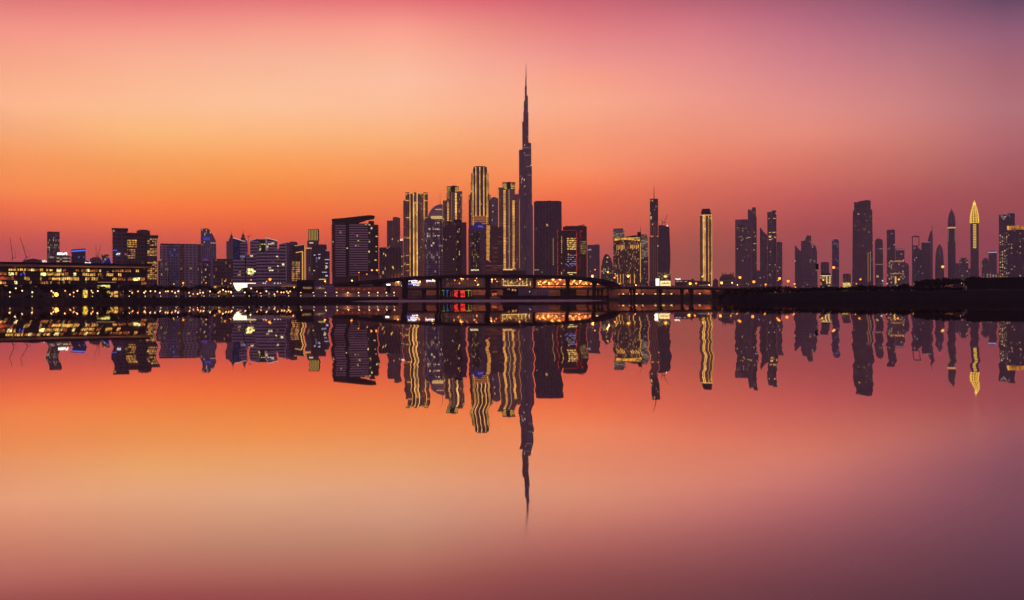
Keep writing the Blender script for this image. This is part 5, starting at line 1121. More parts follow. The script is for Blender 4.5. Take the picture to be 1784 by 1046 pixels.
# ---- palms and trees
M_FROND = principled('palm_frond', (.014, .016, .010), .8, noise=.4, scale=2., spec=.04); M_LEAF = principled('leaves', (.012, .014, .009), .9, noise=.4, scale=1., spec=.04); M_BARK = principled('bark', (.07, .05, .035), .9, noise=.3, scale=2.)
def palm_mesh(seed):
    r = random.Random(seed)
    m = MB()
    for i in range(22):
        a = r.uniform(0, 6.28); up = r.uniform(-.5, 1.1); ln = r.uniform(2.2, 3.3); prev = None
        pts = []
        for k in range(6):
            t = k / 5
            d = ln * t * math.cos(up * .6); z = ln * t * math.sin(up) * .9 - 1.5 * t * t
            pts.append(Vector((d * math.cos(a), d * math.sin(a), z)))
        s = Vector((-math.sin(a), math.cos(a), 0))
        for k in range(5):
            for sg in (-1, 1):
                for h in range(2):   # leaflets along the frond
                    c = pts[k].lerp(pts[k + 1], h * .5)
                    n_ = pts[k].lerp(pts[k + 1], h * .5 + .38)
                    o = s * sg * (.75 - .5 * abs(k / 5 - .35)) * r.uniform(.7, 1.1) + (pts[k + 1] - pts[k]) * .5 + Vector((0, 0, -.28))
                    m.add([c, n_, n_ + o * .9, c + o], [(0, 1, 2, 3)])
    return m
def leaf_cloud(m, c, rad, n, r, size):
    for _ in range(n):
        v = Vector((r.gauss(0, 1), r.gauss(0, 1), r.gauss(0, 1))).normalized() * (r.random() ** .4)
        p = Vector((c[0] + v.x * rad[0], c[1] + v.y * rad[1], c[2] + v.z * rad[2]))
        a = Vector((r.uniform(-1, 1), r.uniform(-1, 1), r.uniform(-1, 1))).normalized() * size * r.uniform(.6, 1.3)
        q = a.cross(Vector((r.uniform(-1, 1), r.uniform(-1, 1), r.uniform(-1, 1)))).normalized() * size * .6
        m.add([p - a, p + q, p + a, p - q], [(0, 1, 2, 3)])
def palm(seed, h):
    e = empty('palm_tree', (0, 0, 0)); r = random.Random(seed)
    top = (r.uniform(-.3, .3), r.uniform(-.3, .3), h)
    MB().tube([(0, 0, 0), (top[0] * .3, top[1] * .3, h * .5), top], [.26, .2, .17]).build('trunk', M_BARK, e)
    c = palm_mesh(seed).build('crown', M_FROND, e); c.location = top
    return e
def tree(seed, h, w, name='broad_tree'):
    e = empty(name, (0, 0, 0)); r = random.Random(seed)
    t = MB().tube([(0, 0, 0), (.1, 0, h * .35), (0, .1, h * .6)], [.28, .2, .1])
    m = MB()
    for k in range(9):
        a = r.uniform(0, 6.28); d = r.uniform(.15, .75) * w
        c = (d * math.cos(a), d * math.sin(a), h * r.uniform(.48, .85))
        t.tube([(0, 0, h * .38), (c[0] * .6, c[1] * .6, c[2] * .85)], [.1, .04], 5)
        leaf_cloud(m, c, (w * r.uniform(.3, .5), w * r.uniform(.3, .5), h * r.uniform(.1, .18)), 110, r, .34)
    t.build('trunk', M_BARK, e); m.build('crown', M_LEAF, e)
    return e
palms = [(4, 496), (12, 499), (22, 494), (33, 500), (47, 494.5), (56, 497), (66, 493.5), (78, 498), (86, 499), (97, 493), (108, 498), (117, 494), (127, 497), (137, 500), (158, 499), (176, 499), (188, 501), (213, 498), (222, 500), (232, 496.5), (242, 497.6), (252, 500), (262, 499), (274.6, 495.5), (287, 498.5), (294, 500), (299, 497.2), (307, 499), (320, 497), (327, 501), (338, 499), (346, 497.5), (360, 497.6), (374, 500), (387, 498.6), (396, 501), (400, 500.5), (426, 501), (432, 503), (447, 502), (456, 501), (471, 502), (484, 500.6), (493, 503), (506, 502), (513, 501)]
o_ = ordinals([p[0] for p in palms], MARKS); rp = random.Random(21); protoP = {}
for i, (px, py) in enumerate(palms):
    Y = 533 + .05 * px + rp.uniform(0, 9)
    p = at(px, py, Y); h = p.z - GZ - 1.0
    round_ = i % 5 == 3 or px in (22, 117, 274.6, 456)
    k_ = (round_, i % 4)
    if k_ in protoP: e_ = copy_tree(protoP[k_][0]); h0 = protoP[k_][1]
    else:
        e_ = tree(40 + i, 8, 3.0) if round_ else palm(10 + i, 7)
        h0 = 7.2 if round_ else 7; protoP[k_] = (e_, h0)
    s = h / h0
    e_.location = (p.x, p.y, GZ + .28); e_.scale = (max(1.0, 1.25 * s ** .5), max(1.0, 1.25 * s ** .5), s); e_.rotation_euler = (0, 0, rp.uniform(0, 6.28))
    if round_: tag(e_, f'dark leafy tree on the promenade, {o_[px][0]} tree right of {o_[px][1]}', 'tree', 'trees along the promenade')
    else: tag(e_, f'dark palm on the promenade, {o_[px][0]} tree right of {o_[px][1]}', 'palm tree', 'trees along the promenade')
# clipped shrubs at the quay edge
sh = [(9, 5), (48, 6), (70, 6), (104, 4), (171, 7), (183, 6), (235, 5), (268, 5), (318, 6), (345, 4), (392, 5), (434, 7), (448, 5), (463, 4), (490, 4), (572, 5), (645, 6), (668, 4)]
o_ = ordinals([s[0] for s in sh], MARKS); ps = None
for px, w_ in sh:
    Y = 527 + .05 * px if px < 520 else 590
    if ps is None:
        ps = empty('shrub', (0, 0, 0)); m = MB(); r = random.Random(2)
        for k in range(7): leaf_cloud(m, (r.uniform(-.8, .8), r.uniform(-.6, .6), r.uniform(.5, 1.2)), (.7, .6, .55), 70, r, .16)
        m.build('foliage', M_LEAF, ps); MB().tube([(0, 0, 0), (0, 0, .8)], [.12, .05]).build('stem', M_BARK, ps); e_ = ps
    else: e_ = copy_tree(ps)
    p = at(px, 518, Y); e_.location = (p.x, Y, GZ + .28); s = w_ / 5.5; e_.scale = (s * 1.2, s, s); e_.rotation_euler = (0, 0, px)
    tag(e_, f'dark rounded shrub by the water, {o_[px][0]} shrub right of {o_[px][1]}', 'shrub', 'shrubs by the water')

# ================================================================ bridges
def sweep(path, w, thick, m=None, lift=0.):
    """beam of rectangular section along (px, row of its top, distance); w metres deep"""
    P = [at(*q) for q in path]
    m = m or MB(); vs = []
    for i, p in enumerate(P):
        d = (P[min(i + 1, len(P) - 1)] - P[max(i - 1, 0)]); d.z = 0; d.normalize()
        n = Vector((-d.y, d.x, 0))
        for o, z in ((0, -thick), (w, -thick), (w, 0), (0, 0)): vs.append(p + n * o + Vector((0, 0, z + lift)))
    fs = []
    for i in range(len(P) - 1):
        for k in range(4): fs.append((i * 4 + k, i * 4 + (k + 1) % 4, i * 4 + 4 + (k + 1) % 4, i * 4 + 4 + k))
    fs += [(3, 2, 1, 0), tuple(len(P) * 4 - 4 + k for k in range(4))]
    return m.add(vs, fs)
def smooth(path, n=6):
    out = []
    for i in range(len(path) - 1):
        p0, p1, p2, p3 = path[max(i - 1, 0)], path[i], path[i + 1], path[min(i + 2, len(path) - 1)]
        for k in range(n):
            t = k / n
            out.append(tuple(.5 * (2 * b_ + (c - a) * t + (2 * a - 5 * b_ + 4 * c - d) * t * t + (3 * b_ - a - 3 * c + d) * t ** 3) for a, b_, c, d in zip(p0, p1, p2, p3)))
    return out + [path[-1]]
def local(o, loc):
    for v in o.data.vertices: v.co -= Vector(loc)
    return o
W1 = smooth([(566, 496, 860), (600, 492.6, 840), (650, 487.6, 810), (700, 483.4, 785), (760, 480.2, 765), (850, 478.6, 745), (930, 479.2, 738), (1000, 481.6, 742), (1040, 485, 755), (1064, 489.6, 775), (1078, 494.6, 800), (1082, 498, 830)])
c0 = at(850, 500, 745); c0.z = 0
e1 = empty('viaduct', c0); tag(e1, 'upper curved road viaduct on thick piers, its right end curling away', 'bridge')
def part(name, m, mat, e, c): o = m.build(name, mat, e); return local(o, c)
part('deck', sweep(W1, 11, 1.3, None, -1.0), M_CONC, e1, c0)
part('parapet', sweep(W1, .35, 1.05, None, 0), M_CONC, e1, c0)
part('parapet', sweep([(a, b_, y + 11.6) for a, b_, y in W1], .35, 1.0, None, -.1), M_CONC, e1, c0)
def path_at(path, px):
    for a, q in zip(path, path[1:]):
        if a[0] <= px <= q[0]:
            t = (px - a[0]) / max(1e-6, q[0] - a[0]); return tuple(u + (v - u) * t for u, v in zip(a, q))
    return path[-1]
def pier(e, c, path, px, wpx, flare=0., thick=2.3, dep=4.0, back=3.5, zlow=-2):
    _, py, Y = path_at(path, px)
    p = at(px, py, Y); s = Y / FPX; w_ = wpx * s / 2; zt = p.z - thick
    m = MB().box(p.x - w_, p.x + w_, Y + back, Y + back + dep, zlow, zt - 1.3)
    f = w_ + flare * s
    m.add([(p.x - w_, Y + back, zt - 4), (p.x + w_, Y + back, zt - 4), (p.x + w_, Y + back + dep, zt - 4), (p.x - w_, Y + back + dep, zt - 4), (p.x - f, Y + back - .6, zt), (p.x + f, Y + back - .6, zt), (p.x + f, Y + back + dep + .6, zt), (p.x - f, Y + back + dep + .6, zt)],
          [(3, 2, 1, 0), (4, 5, 6, 7)] + [(i, (i + 1) % 4, 4 + (i + 1) % 4, 4 + i) for i in range(4)])
    part('pier', m, M_CONC, e, c)
for px, w_, fl in ((622, 4.4, 0), (657.5, 13, 5), (704.5, 9, 1.5), (761.5, 4.4, 1), (767.4, 3.6, 1), (850, 9, 1), (931.6, 4.4, .5), (990, 6, 1), (1036, 6, 1)): pier(e1, c0, W1, px, w_, fl)
W2 = smooth([(692, 500.4, 905), (800, 499.6, 885), (900, 499, 875), (1000, 498.6, 870), (1100, 498.2, 870), (1200, 499, 872), (1270, 500.2, 875), (1345, 502.6, 880)])
c2 = at(1000, 500, 870); c2.z = 0
e2 = empty('road_bridge', c2); tag(e2, 'lower straight road bridge running right behind the viaduct, busy with lights', 'bridge')
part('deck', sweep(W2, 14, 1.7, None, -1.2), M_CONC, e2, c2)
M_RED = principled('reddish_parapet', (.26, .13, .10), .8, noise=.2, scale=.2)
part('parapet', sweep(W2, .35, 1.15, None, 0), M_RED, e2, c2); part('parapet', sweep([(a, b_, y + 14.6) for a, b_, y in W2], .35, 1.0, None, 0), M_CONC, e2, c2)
for px, w_, fl in ((738, 6, 1), (800, 6, 1), (879.5, 6, 1), (942, 4, 1), (981, 8, 1), (997.6, 14, 0), (1043, 3, .5), (1050, 3, .5), (1100.4, 3, 1), (1106.4, 3, 1), (1152, 4, 1), (1190, 4, 1), (1206, 6, 1), (1246, 5, 1)): pier(e2, c2, W2, px, w_, fl, 2.8, 3.5, 4.)

# ---- shore road back wall, shops and arcade seen between the decks
b = Bd('retaining_wall', 'long brick coloured wall behind the shore road, seen between the lower bridge piers', 'wall', 1040, 1012)
b.box('wall', 736, 1336, 502.6, None, 0, 3, principled('brick_wall', (.16, .07, .05), .85, noise=.3, scale=.15)); b.box('coping', 735.6, 1336.4, 501.8, 502.6, -.4, 3.4, M_CONC)
b = Bd('retail_block', 'low dark shop block with white and blue lit signs, seen under the viaduct', 'building', 724, 1060)
b.box('wall', 686, 762, 486, None, 0, 20, facade(wall=(.12, .07, .09), glass=(.05, .03, .04), frac=.1, st=.4, bay=3, fl=4)); b.box('roof', 685, 763, 485.4, 486, -.5, 20.5, M_ROOF)
WS, BS = glow((245, 240, 255), 1.9), glow((110, 130, 255), 1.3)
b.sign(711.4, 727.6, 488.2, 491, WS, 7, -1.2, .7); b.sign(717, 731, 491.6, 494.4, WS, 6, -1.2, .6); b.sign(711, 720, 494.2, 496.2, BS, 4, -1.2, .7); b.sign(720, 731, 495.4, 498, WS, 5, -1.2, .6); b.sign(742.6, 758.6, 488.4, 491, WS, 7, -1.2, .7); b.sign(688, 700, 496.6, 499.4, WS, 6, -1.2, .7)
b = Bd('billboard', 'small white topped billboard on a dark stand below the viaduct ramp', 'billboard', 676.6, 740); b.box('panel', 673.4, 680.2, 495, 497.6, 0, .5, glow((255, 255, 245), 2.2)); b.box('leg', 672.4, 680.8, 498.2, 511, .2, 2, M_DARK); b.box('frame', 672.8, 680.8, 494.6, 498.1, .1, .7, M_DARK)
b = Bd('low_building', 'low brown block with warm lamps before it, seen through the middle span of the viaduct', 'building', 808, 1080); b.poly('wall', [(776, None), (776, 495), (788, 490.4), (800, 487.6), (842, 487.6), (842, None)], 0, 20, facade(wall=(.26, .15, .12), frac=.1, st=.5, bay=3, fl=4))
b = Bd('lit_arcade', 'arcade with tall yellow lit bays behind the viaduct, left of its thin pier', 'building', 901, 1060)
b.box('wall', 873, 928, 486.6, None, 0, 20, facade(wall=(.36, .2, .1), lit=(255, 190, 80), frac=.4, st=.6, bay=1.8, fl=3)); b.box('roof', 872.4, 928.6, 486, 486.6, -.5, 20.5, M_ROOF)
for x, y0, w_ in ((877.4, 487.4, .8), (880, 489, 1), (885, 488, 1.2), (892, 489, .9), (905.6, 488, 1), (918, 485.6, 1.4), (911, 489, .8), (924, 490, .9)): b.vled((x,), y0, 498, w_, 0, glow((255, 220, 120), 1.2, vary=.4), 'lit_bay')
b.hled((497.8,), 876, 920, .9, 0, glow((255, 215, 130), 1.2), 'lit_ledge')
for i in range(12): b.wins([(881 + i * 3.1, 490.5 + (i * 5 % 3) * 1.8, 2, 1.2)], glow((255, 190, 80), .9), 0)
b = Bd('road_embankment', 'reddish lit ramp structure behind the lower bridge, right of the viaduct thin pier', 'building', 1000, 906); b.poly('wall', [(934, None), (934, 488), (960, 486.6), (1030, 485.6), (1066, 491), (1078, 497), (1078, None)], 0, 12, principled('ramp_render', (.50, .24, .14), .85, noise=.2, scale=.1)); b.poly('parapet', [(934, 487.8), (934, 486.8), (960, 485.4), (1030, 484.4), (1066, 489.8), (1066, 490.8), (1030, 485.5), (960, 486.5)], -.3, .5, M_CONC)

# ---- floating things under the viaduct
b = Bd('floating_pavilion', 'floating pavilion hung with green, blue, red and yellow lit panels under the viaduct', 'pavilion', 797, 690)
b.box('pontoon', 768, 826, 518, 520.2, -1, 8, M_DARK); b.box('roof', 769, 824, 504.6, 505.6, -1, 8, M_DARK); b.box('wall', 770, 823, 505.7, 517.9, 4, 7, M_DARK)
RL = glow((255, 45, 30), 1.1, vary=.6)
b.box('lit_panel', 791, 797.6, 506.4, 518, 0, .5, RL, 'glowing red panel'); b.box('lit_panel', 802, 810, 506.4, 518, 0, .5, RL, 'glowing red panel')
for x, c_ in ((773, (90, 190, 90)), (779, (80, 110, 240)), (785, (120, 80, 60)), (788, (110, 70, 50)), (816.4, (215, 225, 80)), (821, (170, 150, 60))): b.vled((x,), 507, 517, .9, .6, glow(c_, .75, vary=.5), 'lit_panel')
for x0, x1, c_ in ((770, 775, (110, 200, 90)), (777, 782, (90, 120, 250)), (791, 811, (240, 120, 60)), (812, 821, (235, 225, 110))): b.hled((506.3,), x0, x1, .6, .5, glow(c_, .7, vary=.7), 'lit_panel')
b = Bd('floating_kiosk', 'small orange lit kiosk beside the right hand viaduct pier', 'kiosk', 861, 690); b.box('pontoon', 853, 872, 518.6, 520.2, -1, 6, principled('pale_deck', (.4, .3, .27), .8)); b.box('wall', 856, 866.4, 509, 518.5, 0, 4, principled('orange_cabin', (.4, .15, .07), .7)); b.poly('roof', [(855.4, 509), (858, 506.6), (865, 506.6), (867, 509)], -.5, 4.5, M_DARK); b.wins([(857.4, 511, 3.4, 4), (861.8, 511, 3.4, 4)], glow((240, 110, 45), .8, vary=.8), 0)
b = Bd('boathouse', 'plain violet grey floating boathouse on a long dark pontoon under the viaduct', 'boathouse', 930, 720)
b.box('pontoon', 872, 1058, 515.4, 520.2, -2, 8, M_DARK); b.box('railing', 874, 1056, 514.2, 514.6, -1.8, -1.6, M_STEEL)
for x in range(876, 1057, 12): b.box('railing_post', x, x + .4, 514.6, 515.4, -1.8, -1.6, M_STEEL)
b.box('wall', 927.6, 958, 503.6, 515.3, 0, 6, principled('violet_cabin', (.30, .21, .25), .8, noise=.15, scale=.3)); b.box('wall', 903, 927.4, 502.4, 515.3, 1, 6, principled('grey_cabin', (.17, .13, .17), .8, noise=.15, scale=.3)); b.box('roof', 926.6, 959, 502.8, 503.6, -.5, 6.5, M_ROOF); b.wins([(922, 507.6, 1.4, 1.5)], glow((210, 225, 230), 1.1), .9)
for x in (936, 941, 946, 951): b.box('door', x, x + 2.6, 508.6, 515.2, -.15, 0, principled('cabin_door', (.15, .11, .14), .7))
b.wins([(883.6, 503, 4, 2.6), (891.6, 503.6, 3, 3.4), (895.6, 504, 3.6, 3.4)], glow((255, 165, 80), .8, vary=.6), 4, 'lit_opening'); b.box('wall', 876, 902.8, 502, 515.3, 4, 7, M_DARK)

# ---- street lamps of the roads
sl = [(321,493,1),(305,495,0),(319,500,0),(361,493,0),(377,500,0),(394,490,0),(404,494,0),(472,487,2),(466,490.6,0),(439,488,0),(568,490,1),(615,489,1),(627,475,0),(641,478,0),(650,471,1),(658.6,471,1),(696,490,1),(733,490.6,1),(756,488,1),(794,488.4,0),(805.4,485.4,1),(808.8,486.4,0),(802,493.8,0),(829.4,489,0),(832,485,0),(834.4,496,0),(859,487,1),(864.6,486.6,0),(867.6,490.6,0),(858.6,491.4,0),(878,487,0),(907.6,485.8,0),(951,491.4,0),(965.4,486.8,2),(977.6,486.6,2),(1002.4,489,1),(1013,488.6,2),(1034,481,2),(1038.6,470,0),(1060.6,474,0),(1072.4,484,1),(1075,480.8,0),(1073.6,477.4,0),(1096,481,2),(1109.6,497,0),(1080.4,495,1),(1160.8,481.4,2),(1204,494,2),(1214.4,494,1),(1225.6,482,1),(1237,497,0),(1258.4,492.8,2),(1276.6,492.8,0),(1290.6,483.6,2),(1286.2,496.6,0),(1314.8,491.2,2),(1335.4,496,1),(1359.6,485.4,2),(1357,488.6,0),(1374.6,490,2),(1385.8,495,1),(1387.4,500.6,0),(1435.8,488,1),(1453.8,466.2,2),(1500.6,487,1),(1493.4,494.6,0),(1547,494.4,0),(1567.4,487,1),(1593.4,494.4,1),(1636.4,490.2,1),(1639.4,494,1),(1644,465,2),(1672,493.6,0)]
SM = [(-99, 'the left edge'), (279, 'the grey balcony block'), (350, 'the sail tower'), (407, 'the white canopy'), (560, 'the dark stepped tower'), (618, 'the blade roofed tower'), (703, 'the first golden tower'), (771, 'the dark gridded tower'), (845, 'the striped tower'), (904, 'the giant spire'), (971, 'the red trimmed block'), (1046, 'the curved low tower'),
      (1131, 'the needle tower'), (1176, 'the long low warehouse'), (1219, 'the lone golden tower'), (1281, 'the broad two faced tower'), (1337, 'the twin slab tower'), (1385, 'the violet trio'), (1449, 'the blue tinted tower'), (1485, 'the widest right hand tower'), (1545, 'the beaconed slab'), (1589, 'the framed tower'), (1629, 'the bullet tower'), (1651, 'the onion capped tower')]
o_ = ordinals([s[0] for s in sl], SM)
LAMPLIGHT = {951, 1060.6, 1109.6, 794.4, 829.4, 733, 568, 834.4, 1226, 1237, 1276.6, 1286.2, 965.4, 977.6, 1002.4, 1013, 1034, 805.4, 859, 756, 696, 615, 1096, 1160.8, 1204, 1258.4, 907.6}
for i, (px, py, big) in enumerate(sl):
    Y = 870 if 930 < px < 1060 else (1100 if px > 1240 else 1000)
    if px < 420: Y = 800
    if 640 < px < 660: Y = 850
    p = at(px, py, Y)
    zb = GZ if not 930 < px < 1060 else at(1000, 501, 870).z
    if 1060 < px < 1340 and p.z > 14: zb = GZ
    h = max(3., p.z - zb)
    r_ = (.6, .95, 1.45)[big] * Y / 1000
    e_ = empty('street_lamp', (p.x, Y, zb))
    MB().tube([(0, 0, 0), (0, 0, h + .4), (-.8, 0, h + .7)], [.22, .14, .1]).build('post', M_POST, e_)
    MB().ball((-.9, 0, h), r_, 8, 5).build('lamp_head', SOD, e_, True)
    MB().lathe([(r_ * .7, h + r_ * .75), (r_ * .4, h + r_ + .3)], -.9, 0, 8).build('hood', M_POST, e_)
    tag(e_, f'orange sodium street lamp, {o_[px][0]} from the left side of {o_[px][1]}', 'street lamp', 'sodium street lamps along the roads')
    if px in LAMPLIGHT:
        lamp_bulb(e_, (-.9, -r_ - .6, h - r_), 6500)

# ---- cars on the roads
M_PAINT = [principled('car_paint', c, .3, .2) for c in ((.5, .5, .5), (.05, .05, .06), (.3, .04, .04), (.55, .5, .42))]
M_TYRE = principled('tyre', (.02, .02, .02), .9); M_GLASS = principled('car_glass', (.02, .02, .025), .1)
HL, TL = glow((255, 195, 100), 3.2), glow((255, 50, 30), 1.6)
def car(paint, sgn):
    e = empty('car', (0, 0, 0))
    s = [(-2.2, .35), (-2.2, .85), (-1.9, .98), (-1.25, 1.02), (.9, 1.0), (2.0, .88), (2.25, .7), (2.25, .35)]
    MB().outline(s, -.88, .88).build('body', paint, e)
    MB().outline([(-1.5, 1.02), (-1.05, 1.45), (.35, 1.47), (1.05, 1.0)], -.78, .78).build('cabin', M_GLASS, e)
    for x in (-1.4, 1.4):
        for y in (-.9, .9):
            w = MB().lathe([(.33, -.1), (.33, .1)], n=10).build('wheel', M_TYRE, e); w.rotation_euler = (math.pi / 2, 0, 0); w.location = (x, y, .33)
    for y in (-.7, .7):
        MB().ball((2.2, y, .72), .42, 6, 4).build('headlight', HL, e); MB().ball((-2.15, y, .75), .26, 6, 4).build('taillight', TL, e)
    return e
protoC = [car(p_, 1) for p_ in M_PAINT]; usedC = [False] * 4
CN = ('silver car', 'black car', 'dark red car', 'beige car')
def put_car(px, Y, z, flip, where, ang=.5):
    i = int(px * 7) % 4
    e_ = protoC[i] if not usedC[i] else copy_tree(protoC[i]); usedC[i] = True
    e_.location = (shore_x(px, Y), Y, z)
    e_.rotation_euler = (0, 0, (math.pi - ang if flip else 0) + (-ang if not flip else 2 * ang))
    tag(e_, where, 'car', 'cars on the roads by the bridges')
W3 = smooth([(926, 499.5, 896), (950, 497.6, 893), (1000, 496.6, 890), (1040, 496.8, 892), (1076, 498.6, 898)])
c3_ = at(1000, 500, 890); c3_.z = 0
e3 = empty('slip_road', c3_); tag(e3, 'short raised slip road crowded with amber lights, just behind the lower bridge', 'bridge')
part('deck', sweep(W3, 9, 1.6), M_CONC, e3, c3_)
for px in (945, 985, 1025, 1060): pier(e3, c3_, W3, px, 3, .5, 1.6, 2.5, 3.)
zs = at(1000, 496.6, 890).z
sm = [(937.5, 493.5), (941.5, 491.6), (946.8, 494.2), (951.5, 490.5), (957, 494), (961, 495.3), (968, 492), (972.5, 494.6), (988, 493.4), (992.8, 495), (998, 492.6), (1003, 494.8), (1010, 493.6), (1016, 495.2), (1021, 494), (1036, 495.6), (1047, 493.4), (1051.6, 492), (1056, 494.4)]
o_ = ordinals([s[0] for s in sm], SM)
for i, (px, py) in enumerate(sm):
    p = at(px, py, 893 + i % 3); h = p.z - zs
    e_ = empty('slip_road_lamp', (p.x, p.y, zs + .05))
    MB().tube([(0, 0, 0), (0, 0, h)], [.12, .08]).build('post', M_POST, e_); MB().ball((0, 0, h + .3), .62 + .2 * (i % 3), 8, 5).build('lamp_head', SOD, e_, True)
    if i % 4 == 0: lamp_bulb(e_, (0, -1.6, h + .3), 4500)
    tag(e_, f'low amber lamp on the slip road, {o_[px][0]} right from {o_[px][1]}', 'street lamp', 'amber lamps on the slip road')
zd = at(1000, 498.6, 870).z - 1.15
c1 = [936, 939.6, 942.4, 947, 953, 956.4, 960.6, 967, 974, 987, 991, 996.4, 999.6, 1004, 1009, 1014, 1018.4, 1023, 1034, 1038, 1046, 1049.6, 1053, 1056, 1067, 1079.6, 1118, 1171, 1192, 1232]
o_ = ordinals(c1, SM)
for i, px in enumerate(c1): put_car(px, (874 + (i % 3) * 3.4) if px > 1060 or px < 940 else 891.5 + (i % 2) * 3, (zd if px < 1190 else zd - .6) if px > 1060 or px < 940 else zs - .1, i % 3 != 1, f'car on the bridge roads, {o_[px][0]} from the left side of {o_[px][1]}')
c3 = [952, 958, 965, 969, 986.6, 1014, 1019, 1034, 1040, 1062, 1068, 1074, 1089, 1094, 1112, 1118, 1123, 1140, 1145, 1150, 1159.4, 1165.6, 1172.8, 1198, 1222]
o_ = ordinals(c3, SM)
for i, px in enumerate(c3): put_car(px, 980 + (i % 2) * 5, 5.0, i % 2 == 0, f'car on the shore road, {o_[px][0]} from the left side of {o_[px][1]}')

# ================================================================ right bank
def ground_at(x, y): return bank_h(x, y)
m = MB(); r = random.Random(8)
top = [(1250, 507.5), (1258, 505), (1266, 503), (1290, 501.6), (1310, 500.8), (1330, 500.6), (1350, 499.4), (1362, 498.4), (1374, 499), (1388, 501.4), (1405, 500.4), (1425, 499.6), (1432, 498.6), (1450, 499.4), (1480, 499), (1505, 496.2), (1516, 497.4), (1545, 499), (1575, 497), (1600, 499.6), (1680, 501)]
for i in range(230):
    px = 1250 + 425 * (i + r.random()) / 230
    for a, q in zip(top, top[1:]):
        if a[0] <= px <= q[0]: py = a[1] + (q[1] - a[1]) * (px - a[0]) / (q[0] - a[0])
    Y = r.uniform(438, 476); p = at(px, py + r.uniform(0, 2.2) ** 1.3, Y); g = ground_at(p.x, Y)
    h = max(.5, p.z - g)
    for k in range(3): leaf_cloud(m, (p.x + r.uniform(-.8, .8), Y + r.uniform(-.8, .8), g + h * (.25 + .28 * k)), (1.2, 1.2, h * .25), 26, r, .3)
tag(m.build('scrub', M_LEAF), kind='stuff')
tr = [(1578, 494, 3), (1598, 489, 4), (1609, 487, 4.6), (1620, 486.6, 4.2), (1631, 486, 4.4), (1643, 485.6, 4.6), (1654, 484, 5), (1666, 484.4, 4.4), (1676, 488, 3), (1690, 482.8, 4.4), (1699, 481.8, 4), (1708, 482.4, 4)]
TM = [(1500, 'the widest right hand tower'), (1589, 'the framed tower'), (1629, 'the bullet tower'), (1651, 'the onion capped tower'), (1683, 'the black hoarding end')]
o_ = ordinals([t[0] for t in tr], TM); pt = []
for i, (px, py, w_) in enumerate(tr):
    Y = 560 + 7 * (i % 3); p = at(px, py, Y)
    if i < 3: e_ = tree(90 + i, 8, 3.4); pt.append(e_)
    else: e_ = copy_tree(pt[i % 3])
    h = p.z - GZ; e_.location = (p.x, Y, GZ); e_.scale = (w_ / 3.4, w_ / 3.4, h / 8 * 1.05); e_.rotation_euler = (0, 0, i * 1.3)
    tag(e_, f'black leafy tree on the right bank, {o_[px][0]} right of {o_[px][1]}', 'tree', 'trees on the right bank')
def bank_path():
    vs, fs = [], []
    n = 60
    for i in range(n + 1):
        px = 1385 + (1680 - 1385) * i / n; Y = 446 + .6 * wob(i * 7., 4); p = at(px, 509, Y)
        for d in (0, 2.4): vs.append((p.x, Y + d, ground_at(p.x, Y + d) + .22))
    for i in range(n): fs.append((2 * i, 2 * i + 2, 2 * i + 3, 2 * i + 1))
    tag(MB().add(vs, fs).build('path', principled('pale_gravel', (.16, .12, .11), .9, noise=.4, scale=.4)), kind='structure')
bank_path()
b = Bd('hoarding', 'long plain black site hoarding along the top of the right bank', 'hoarding', 1740, 500)
b.box('panel', 1683.4, 1800, 484.2, 504, 0, .3, principled('black_board', (.012, .011, .015), .7, noise=.3, scale=.2, spec=.06)); b.box('rail', 1683.4, 1800, 483.6, 484.1, -.15, .45, M_DARK); b.box('plinth', 1683.4, 1800, 504.1, None, -.3, .5, M_STONE)
for i in range(12): b.box('post', 1684 + i * 9.6, 1684.6 + i * 9.6, 484.2, 504, -.2, 0, M_DARK)
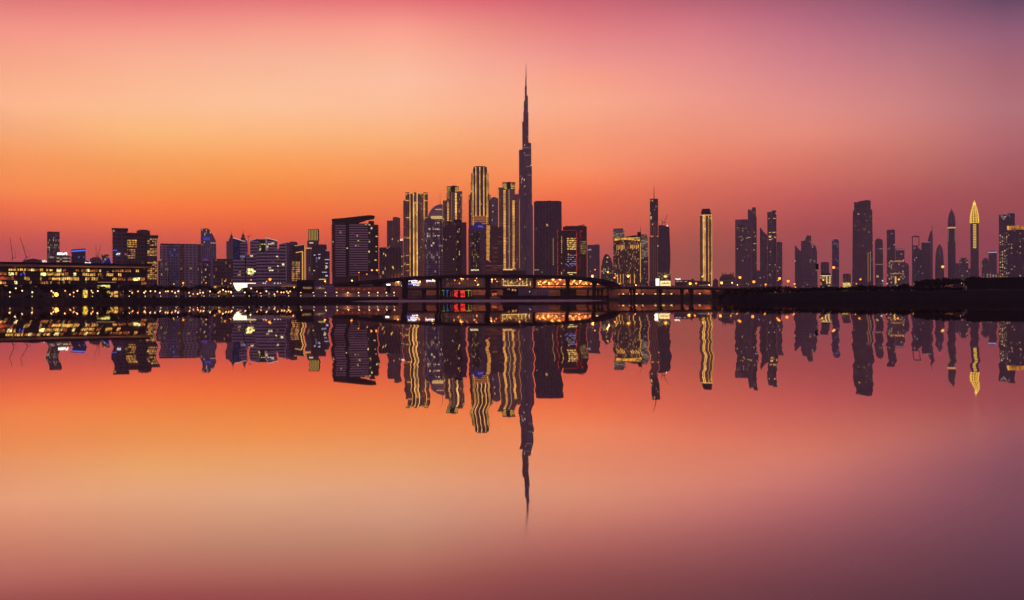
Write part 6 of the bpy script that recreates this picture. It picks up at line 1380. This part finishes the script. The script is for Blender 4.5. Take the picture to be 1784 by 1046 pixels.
b = Bd('bank_shed', 'dim brown gatehouse between the trees and the black hoarding on the right bank', 'building', 1673, 545); b.box('wall', 1663.6, 1682.6, 494, None, 0, 6, principled('brown_boards', (.07, .045, .04), .8, noise=.2, scale=.5)); b.poly('roof', [(1663, 494), (1668, 491.6), (1678, 491.6), (1683, 494)], -.5, 6.5, M_DARK); b.wins([(1679, 493.6, .9, 7)], glow((190, 90, 50), .5), 0, 'lit_edge'); b.wins([(1674.6, 493.2, 1.2, 1.2)], glow((255, 235, 215), 1.0), -.4, 'lamp')
b = Bd('park_lights', 'row of low amber lights at the foot of the right bank trees', 'light string', 1655, 548)
for x, y in ((1648, 497), (1651.4, 498), (1653.8, 497.4), (1656.8, 496.6), (1659.4, 496.4)): b.box('lamp', x, x + 1.4, y, y + .8, 0, .4, glow((230, 140, 70), .6))
b.box('cable', 1647, 1661.4, 498.8, 499, .1, .3, M_STEEL)

# ---------------------------------------------------------------- pieces of parts go one level down
SUB = {'crown_light': ('crown',), 'crown_fin': ('crown',), 'rib': ('spire',), 'hoop': ('spire',), 'tip': ('spire',), 'sign_lettering': ('sign_frame', 'panel', 'glass_front', 'wall'), 'railing_post': ('railing',), 'hood': ('lamp_head',), 'roof_strut': ('roof',),
       'parapet_light': ('parapet',), 'rail_light': ('parapet',), 'door': ('wall',), 'lit_opening': ('wall',), 'edge_light': ('wall',), 'light_brace': ('crown',), 'tall_window': ('wall',), 'arch_light': ('deck',), 'fascia_light': ('fascia',), 'stay_cable': ('jib',), 'wall_light': ('wall',)}
for t_ in [o for o in COL.objects if o.parent is None and o.type == 'EMPTY']:
    ch = list(t_.children)
    for c in ch:
        k = SUB.get(c.name.split('.')[0])
        if not k: continue
        hold = next((h for n in k for h in ch if h.name.split('.')[0] == n), None)
        if hold is not None and hold is not c: c.parent = hold

# ================================================================ evening haze
HZ = bpy.data.materials.new('haze'); HZ.use_nodes = True
nt = HZ.node_tree; nt.nodes.clear()
pv = nt.nodes.new('ShaderNodeVolumePrincipled')
pv.inputs['Color'].default_value = (.86, .80, .84, 1)
pv.inputs['Density'].default_value = 1.1e-4
pv.inputs['Anisotropy'].default_value = 0.0
ho = nt.nodes.new('ShaderNodeOutputMaterial'); nt.links.new(pv.outputs[0], ho.inputs['Volume'])
tag(MB().box(-4600, 4600, -120, 6200, -4, 860).build('haze', HZ), kind='stuff')
